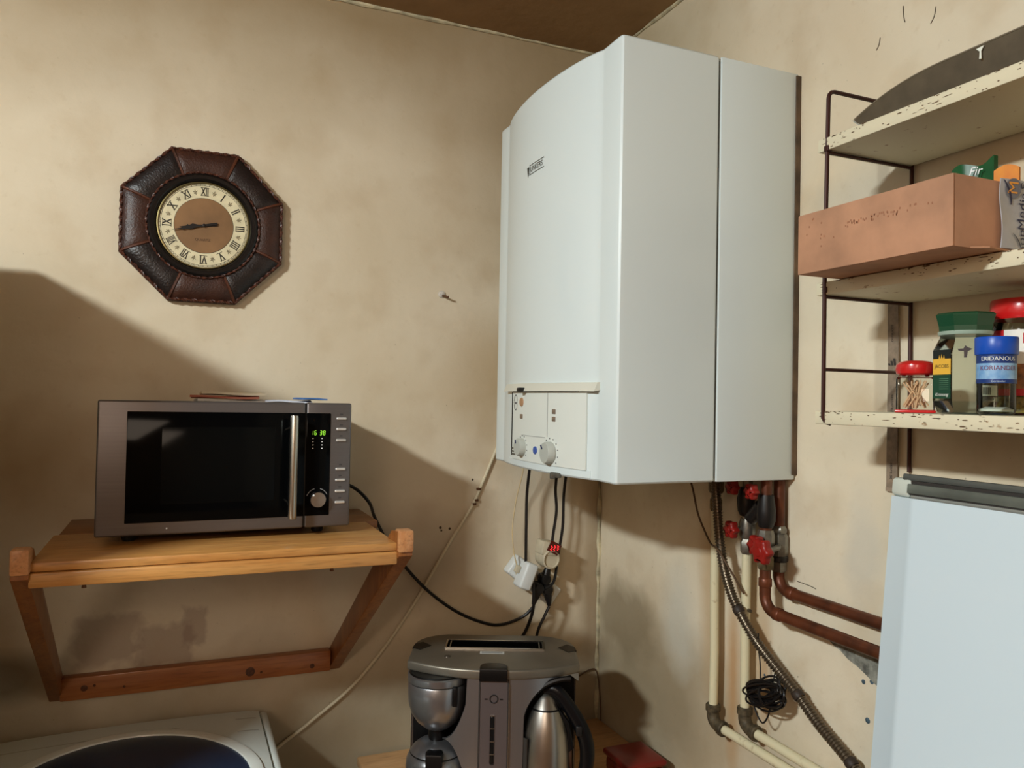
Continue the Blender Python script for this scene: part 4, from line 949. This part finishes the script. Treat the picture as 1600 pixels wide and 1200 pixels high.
tag(MB().grid(lambda u, v: (-.15+.012*u, -1.298-.026*u, bza+.01+(.108+.006*math.sin(u*3))*v), 10, 5, (.006, .002, 0)).build('snack_packet', mat('packet_orange', (220, 140, 6), .6, vscale=40, rgb2=(196, 104, 8))), 'orange packet sticking up at the right end of the carton', 'packet')
# plastic bag hung over the end of the box
t = thing('plastic_bag', 'grey printed plastic bag draped over the end of the carton', 'bag', (-.12, -1.34, bza))
def bagp(u, v):
    x = -.196+.15*u; z = bza+.004+(.088)*v
    y = bya-.004-.0035*(1+math.sin(u*11+v*6))*.5-.006*max(0, math.sin(v*9-u*4))*u
    return Vector((x, y, z))
MB().grid(bagp, 24, 20, (0, .0012, 0)).build('bag_sheet', mat('bag_grey', (176, 176, 180), .3, var=.15, vscale=18, coat=.3), t, world=True)
def bag_text(body, size, u, v, col):
    vs_, fs_ = text_mesh(body, size, 'CENTER', 0)
    # lettering runs upwards on the bag
    out = []
    for a in vs_:
        p = bagp(u-a[1]/.15, v+a[0]/.088); out.append(p+Vector((0, -.0012, 0)))
    return MB().add(out, fs_)
nav = mat('print_navy', (30, 30, 62), .4)
bag_text('Media', .02, .26, .56, 0).build('lettering', nav, t, world=True)
bag_text('S', .02, .26, .92, 0).build('lettering', nav, t, world=True)
bag_text('hop', .02, .26, .13, 0).build('lettering', nav, t, world=True)
def bag_poly(pts, m, nm, lift=.0009):
    MB().add([bagp(a, b_)+Vector((0, -lift, 0)) for a, b_ in pts], [list(range(len(pts)))]).build(nm, m, t, world=True)
bag_poly([(.135+.085*math.cos(a*math.pi/12), .87+.145*math.sin(a*math.pi/12)) for a in range(24)], mat('print_grey2', (108, 108, 116), .4), 'emblem_disc')
bag_text('M', .022, .135, .88, 0).build('emblem_letter', mat('print_orange', (222, 150, 60), .4), t, world=True)
for (a0, b0) in ((.02, .64), (.12, .04)):
    mm = MB(); pp = [(a0+.10*math.sin(q/8*1.5), b0+.34*(1-q/8) if a0 < .1 else b0+.18*(1-q/8)) for q in range(9)]
    mm.add([bagp(a, b_)+Vector((0, -.0012, 0)) for a, b_ in pp]+[bagp(a+.012+.012*math.sin(i/8*3.1), b_)+Vector((0, -.0012, 0)) for i, (a, b_) in enumerate(pp)], [[i, i+1, 10+i, 9+i] for i in range(8)])
    mm.build('swoosh', nav, t, world=True)
# printed webbing strap hanging behind the shelves
t = thing('hanging_strap', 'greyish brown printed strap hanging down the wall behind the wire shelf', 'strap', (-.008, -1.02, 1.40))
def strap(u, v): 
    z = 1.405+.34*v; yc = -1.013-.004*math.sin(v*3)-.003*(1-v)
    return Vector((-.0065-.002*math.sin(v*4), yc-(.5-u)*-.022*-1, z))
MB().grid(strap, 2, 24, (.0018, 0, 0)).build('webbing', mat('strap_grey', (146, 128, 108), .7, var=.25, vscale=60), t, world=True)
MB().grid(lambda u, v: strap(u, -.004+.02*v)+Vector((-.0012, 0, 0)), 2, 2, (.001, 0, 0)).build('hem', mat('strap_hem', (150, 132, 112), .7), t, world=True)
ink = mat('strap_ink', (52, 46, 42), .7)
def strap_text(body, size, v, off=0):
    vs_, fs_ = text_mesh(body, size, 'CENTER', 0)
    MB().add([strap(.5, v-a[0]/.34)+Vector((-.0008, off-a[1], 0)) for a in vs_], fs_).build('lettering', ink, t, world=True)
strap_text('store.no', .009, .80); strap_text('sastore.fi', .009, .44); strap_text('store.se', .009, .10)
mm = MB()
for q, (a, h) in enumerate(((-.006, .004), (-.0005, .008), (.005, .0125))):
    c1 = strap(.5, .635)+Vector((-.0008, 0, 0))
    mm.add([c1+Vector((0, -a+.0022, 0)), c1+Vector((0, -a-.0022, 0)), c1+Vector((0, -a-.0002, h)), c1+Vector((0, -a+.0042, h))], [[0, 1, 2, 3]])
mm.build('emblem', ink, t, world=True)

# ------------------------------------------------------------------ jars on the bottom shelf
ZS = 1.5415
def clear(name, tint, ior=1.45):
    m = bpy.data.materials.new(name); m.use_nodes = True; N, L = nt(m); MATS[name] = m
    N.remove(N['Principled BSDF']); out = N['Material Output']
    tr_ = N.new('ShaderNodeBsdfTransparent'); tr_.inputs[0].default_value = lin(tint)
    g_ = N.new('ShaderNodeBsdfGlossy'); g_.inputs['Roughness'].default_value = .04
    fr_ = N.new('ShaderNodeFresnel'); fr_.inputs[0].default_value = ior
    mx = N.new('ShaderNodeMixShader'); L.new(fr_.outputs[0], mx.inputs[0]); L.new(tr_.outputs[0], mx.inputs[1]); L.new(g_.outputs[0], mx.inputs[2])
    L.new(mx.outputs[0], out.inputs[0]); return m
glass = clear('jar_glass', (234, 241, 236)); plastic = clear('clear_plastic', (248, 248, 244))
CAM = Vector((-1.1405, -2.0, 0))
def facing(cx, cy): d = CAM-Vector((cx, cy, 0)); return math.atan2(d.y, d.x)
def wrap(cx, cy, r_, a0, z):
    """bend flat lettering round a jar; positive x runs to the viewer's right"""
    return lambda x, y: Vector((cx+r_*math.cos(a0+x/r_), cy+r_*math.sin(a0+x/r_), z+y))
def band(cx, cy, r_, a0, a1, z0, z1, n=16, th=.0004):
    return MB().grid(lambda u, v: (cx+r_*math.cos(a0+(a1-a0)*u), cy+r_*math.sin(a0+(a1-a0)*u), z0+(z1-z0)*v), n, 1)
# toothpick box
tx, ty = -.135, -1.168; tf = facing(tx, ty)
t = thing('toothpick_box', 'small clear toothpick box with rounded red lid', 'box', (tx, ty, ZS), tf+math.pi/2)
h = .0255; rl = mat('lid_red', (196, 26, 26), .3, coat=.3)
def sq(r_, k=5, m=6):
    out = []
    for q in range(4):
        for j in range(m+1):
            a = R(90*q+90*j/m); cx_, cy_ = ((h-k*.001)*(1 if q in (0, 3) else -1), (h-k*.001)*(1 if q in (0, 1) else -1))
            out.append((cx_*r_+k*.001*math.cos(a), cy_*r_+k*.001*math.sin(a)))
    return out
def shell(levels, name, m, par, k=5):
    vs_ = []; n = len(sq(1, k))
    for r_, z in levels: vs_ += [(a, b_, z) for a, b_ in sq(r_, k)]
    fs_ = [[i*n+j, i*n+(j+1) % n, (i+1)*n+(j+1) % n, (i+1)*n+j] for i in range(len(levels)-1) for j in range(n)]
    fs_.append(list(range(n))); fs_.append([(len(levels)-1)*n+j for j in range(n)])
    return MB().add(vs_, fs_).build(name, m, par, ang=40)
MB().box(-h*1.06, h*1.06, -h*1.06, h*1.06, 0, .0045, .002).build('base', rl, t)
vs_ = []
shell([(1, .0045), (1, .049), (.95, .052), (.88, .053)], 'body', plastic, t)
MB().lathe([(.019, .0532), (.019, .058)], (0, 0, 0), 24).build('neck', plastic, t)
MB().lathe([(.022, .0555), (.0255, .058), (.0268, .064), (.0258, .071), (.021, .0755), (.012, .077), (.001, .0775)], (0, 0, 0), 32).build('lid', rl, t)
tpm = mat('toothpick_wood', (232, 192, 150), .6, var=.15, vscale=60)
rnd = random.Random(5); base_me = None
for q in range(22):
    a = rnd.uniform(-.62, .62); dpt = -.016+.032*q/21; x0 = rnd.uniform(-.008, .008)
    x0 = max(-.0215+abs(math.sin(a))*.021, min(.0215-abs(math.sin(a))*.021, x0))
    o = bpy.data.objects.new('toothpick', base_me) if base_me else None
    if o is None:
        o = MB().tube([(0, 0, -.0215), (0, 0, -.018), (0, 0, .018), (0, 0, .0215)], [.0003, .0012, .0012, .0003], 6).build('toothpick', tpm, origin=(0, 0, 0)); base_me = o.data
    else: COL.objects.link(o)
    rzm = Matrix.Rotation(tf+math.pi/2, 4, 'Z')
    o.matrix_world = Matrix.Translation((tx, ty, ZS+.0275)) @ rzm @ Matrix.Translation((x0, dpt, 0)) @ Matrix.Rotation(a, 4, 'Y')
    tag(o, 'pale wooden toothpick inside the clear box with red lid', 'toothpick', 'toothpicks in the clear box')
# coffee jar
jx_, jy_ = -.128, -1.2425; jf = facing(jx_, jy_)
t = thing('coffee_jar', 'empty faceted glass coffee jar with a flared dark green lid', 'jar', (jx_, jy_, ZS), 0)
o8 = jf+R(22.5)
MB().lathe([(.03, 0), (.036, .002), (.0425, .018), (.0425, .088), (.033, .107), (.033, .112)], (0, 0, 0), 8, a0=o8).build('glass_body', glass, t, smooth=False)
MB().lathe([(.0335, .110), (.0345, .1135), (.0345, .115)], (0, 0, 0), 24).build('neck_ring', mat('neck_pale', (150, 170, 155), .3), t)
MB().lathe([(.0345, .114), (.0352, .122), (.0388, .136), (.0392, .138), (.036, .1405), (.001, .1415)], (0, 0, 0), 8, a0=o8).build('lid', mat('lid_green', (8, 66, 40), .35, coat=.2), t, smooth=False)
rj = .0431
# the label sits on the left front facet
def flat_facet(k, w_, z0, z1, lift=.0004):
    ap = .0425*math.cos(R(22.5))+lift; a = jf+R(45*k); nrm = Vector((math.cos(a), math.sin(a), 0)); s_ = Vector((-math.sin(a), math.cos(a), 0))
    c_ = nrm*ap
    return [c_-s_*w_+Z*z0, c_+s_*w_+Z*z0, c_+s_*w_+Z*z1, c_-s_*w_+Z*z1], c_, s_
# which way is viewer's left: s_ points counter-clockwise; viewer's right = +s_
def facet(name, k, w_, z0, z1, m, lift=.0004):
    vs_, c_, s_ = flat_facet(k, w_, z0, z1, lift); return MB().add(vs_, [[0, 1, 2, 3]]).build(name, m, t, smooth=False)
dgr = mat('label_green', (14, 62, 42), .5); gold = mat('label_gold', (226, 176, 62), .5); lbk = mat('label_black', (18, 26, 24), .5)
for k_, w_ in ((-1, .0155), ):
    facet('label_top', k_, w_, .076, .0885, lbk); facet('label_band', k_, w_, .054, .0762, gold); facet('label_bottom', k_, w_, .021, .0545, dgr)
    vs_, c_, s_ = flat_facet(k_, w_, 0, 0, .0008)
    MB().text('JACOBS', .0072, c_+Z*.0655, s_, Z).build('label_lettering', mat('label_ink', (40, 46, 36), .5), t)
    cr = MB()
    for d_, hh in ((-.004, .005), (0, .0065), (.004, .005)): cr.add([c_+s_*(d_-.0014)+Z*.0765, c_+s_*(d_+.0014)+Z*.0765, c_+s_*d_+Z*(.0765+hh)], [[0, 1, 2]])
    cr.add([c_-s_*.0055+Z*.0745, c_+s_*.0055+Z*.0745, c_+s_*.0055+Z*.077, c_-s_*.0055+Z*.077], [[0, 1, 2, 3]])
    cr.build('crown_emblem', gold, t)
    MB().text('Kronung', .0065, c_+Z*.0265, s_, Z, shear=.35).build('label_lettering', mat('label_white', (225, 228, 220), .5), t)
    mm = MB()
    for q in range(6): mm.add([c_-s_*.004+Z*(.034+.0028*q), c_+s_*.012+Z*(.034+.0028*q), c_+s_*.012+Z*(.0347+.0028*q), c_-s_*.004+Z*(.0347+.0028*q)], [[0, 1, 2, 3]])
    mm.build('label_print', mat('label_pale', (100, 140, 112), .5), t)
# back label seen at the right facet
facet('back_label', 1, .0155, .024, .0965, lbk); 
vs_, c_, s_ = flat_facet(1, .0155, 0, 0, .0008)
MB().text('SPE', .0085, c_+Z*.070, s_, Z).build('label_lettering', MATS['label_white'], t)
mm = MB()
for q in range(9): mm.add([c_+s_*(-.012+q*.0017)+Z*.027, c_+s_*(-.0110+q*.0017)+Z*.027, c_+s_*(-.0110+q*.0017)+Z*.037, c_+s_*(-.012+q*.0017)+Z*.037], [[0, 1, 2, 3]])
facet('barcode_field', 1, .0138, .0255, .0395, MATS['label_white'], .0006); mm.build('barcode', lbk, t)
# emblem on the front facet
vs_, c_, s_ = flat_facet(0, .01, 0, 0, .0007)
MB().add([c_+s_*a+Z*b_ for a, b_ in ((-.009, .089), (-.002, .0895), (0, .0935), (.004, .0905), (.009, .0885), (.003, .0855), (.002, .077), (-.0015, .077), (-.0015, .0855), (-.008, .0865))], [list(range(10))]).build('facet_emblem', mat('emblem_brown', (52, 38, 40), .5), t)
# coriander jar
kx2, ky2 = -.158, -1.309; kf = facing(kx2, ky2)
t = thing('spice_jar', 'small glass coriander jar with blue lid and blue label', 'jar', (kx2, ky2, ZS))
MB().lathe([(.018, 0), (.0215, .003), (.0225, .008), (.0225, .075), (.021, .08)], (0, 0, 0), 28).build('glass_body', glass, t)
MB().lathe([(.0242, .0785), (.025, .080), (.025, .1), (.0242, .1015), (.001, .1018)], (0, 0, 0), 36).build('lid', mat('lid_blue', (14, 28, 50), .3), t)
t.children[-1].data.materials[0] = mat('lid_royal_blue', (16, 76, 178), .35)
ra = .0229
bd = mat('label_navy', (16, 50, 112), .45); bl2 = mat('label_sky', (96, 148, 200), .45, var=.3, vscale=90, rgb2=(150, 186, 216))
for z0_, z1_, m_1 in ((.041, .0465, bd), (.0465, .067, bl2), (.067, .078, bd)):
    band(0, 0, ra, kf-1.7, kf+1.7, z0_, z1_, 24).build('label_band', m_1, t)
MB().text('ERIDANOUS', .0078, (0, 0, 0), X, Z, bend=wrap(0, 0, ra+.0004, kf+.12, .0725)).build('label_lettering', MATS['label_white'], t)
MB().text('KORIANDER', .0082, (0, 0, 0), X, Z, bend=wrap(0, 0, ra+.0004, kf+.12, .0605)).build('label_lettering', mat('label_crimson', (112, 44, 74), .5), t)
MB().text('Coriander', .004, (0, 0, 0), X, Z, bend=wrap(0, 0, ra+.0004, kf+.1, .0436)).build('label_lettering', mat('label_pale_blue', (170, 190, 214), .5), t)
MB().lathe([(.0165, .0045), (.0195, .005), (.0197, .0075), (.012, .0105), (.001, .009)], (0, 0, 0), 20).build('powder', mat('powder_white', (226, 226, 216), .9), t)
# big jar with red lid
rx, ry = -.052, -1.276; rf = facing(rx, ry)
t = thing('food_jar', 'large jar with red lid and white printed label at the frame edge', 'jar', (rx, ry, ZS))
MB().lathe([(.036, 0), (.040, .003), (.0415, .01), (.0415, .118), (.039, .128), (.037, .134)], (0, 0, 0), 36).build('glass_body', glass, t)
MB().lathe([(.0415, .133), (.0425, .135), (.0425, .158), (.0412, .161), (.0385, .1615), (.001, .1622)], (0, 0, 0), 48).build('lid', rl, t)
rr2 = .042; wl = mat('label_paper', (226, 224, 216), .5); rd = mat('label_red', (186, 32, 38), .45)
band(0, 0, rr2, rf-1.6, rf+1.6, .07, .117, 28).build('label_band', wl, t)
band(0, 0, rr2, rf-1.6, rf+1.6, .036, .07, 28).build('label_band', mat('label_food', (176, 112, 58), .5, var=.5, vscale=80, rgb2=(96, 60, 30)), t)
band(0, 0, rr2, rf-1.6, rf+1.6, .0265, .036, 28).build('label_band', rd, t)
band(0, 0, rr2+.0003, rf-.05, rf+1.2, .098, .112, 16).build('label_badge', rd, t)
band(0, 0, rr2+.0003, rf-1.2, rf-.62, .108, .117, 8).build('label_badge', rd, t)
MB().text('pre', .015, (0, 0, 0), X, Z, bend=wrap(0, 0, rr2+.0007, rf+.06, .1055), align='LEFT').build('label_lettering', MATS['label_white'], t)
for s_, sz_, z_, a_ in (('Ba', .0115, .0885, .12), ('dru n', .0085, .0805, -.02), ('wu lo', .0075, .0735, .08)):
    MB().text(s_, sz_, (0, 0, 0), X, Z, bend=wrap(0, 0, rr2+.0005, rf+a_, z_), align='LEFT').build('label_lettering', MATS['label_black'], t)
band(0, 0, rr2+.0003, rf+.25, rf+.7, .060, .069, 8).build('label_leaf', mat('leaf_green', (70, 130, 50), .5), t)
fill = MB().lathe([(.036, .003), (.0395, .01), (.0395, .024), (.03, .027), (.001, .026)], (0, 0, 0), 24).build('contents', mat('seeds', (196, 158, 84), .8, var=.5, vscale=180, bump=1, bscale=200), t); fill['kind'] = 'stuff'

# ------------------------------------------------------------------ white panel leaning on the wall
t = thing('leaning_panel', 'tall white enamel panel with grey metal top rails leaning on the wall', 'panel', (-.10, -1.42, 0))
LE = R(5.4)
pm = mat('panel_white', (206, 222, 230), .22, coat=.3); gm = mat('panel_grey', (112, 116, 112), .35, .5, var=.2, vscale=10)
def lean(mb):
    # local: x 0 = face, y along wall, z up the panel; then lean
    c_, s_ = math.cos(LE), math.sin(LE)
    mb.v = [Vector((-.236+(v.x*c_+v.z*s_), v.y, v.z*c_-v.x*s_+.005)) for v in mb.v]; return mb
PT = 1.447; py0, py1 = -1.085, -1.80
plan_ = [(.05, py0-.004), (.026, py0), (.017, py0-.001), (.003, py0-.046), (.0006, py0-.051), (0, py0-.057), (0, py1), (.05, py1)]
lean(MB().prism(plan_, .0, PT-.036, 'Z')).build('enamel_sheet', pm, t, world=True, ang=28)
cap = [(.05, py0-.004), (.026, py0), (.017, py0-.001), (.006, py0-.036), (.008, py0-.042), (.05, py0-.042)]
lean(MB().prism(cap, PT-.036, PT-.006, 'Z', .007, 3)).build('enamel_corner', mat('cap_cream', (196, 202, 192), .4), t, world=True, ang=40)
lean(MB().box(-.001, .05, py0-.05, py1, PT-.036, PT-.031, .001)).build('grey_rail', mat('rail_pale', (150, 154, 150), .3, .4), t, world=True)
lean(MB().box(.004, .05, py0-.043, py1, PT-.031, PT-.029)).build('dark_gap', mat('gap_dark', (46, 42, 40), .5), t, world=True)
lean(MB().box(.001, .05, py0-.041, py1, PT-.029, PT-.014, .0015)).build('grey_rail', mat('rail_greenish', (118, 124, 116), .35, .4, var=.25, vscale=12), t, world=True)
lean(MB().box(.009, .05, py0-.034, py1, PT-.014, PT-.009)).build('dark_gap', MATS['gap_dark'], t, world=True)
lean(MB().box(.008, .054, py0-.026, py1, PT-.009, PT+.001, .002)).build('grey_rail', gm, t, world=True)
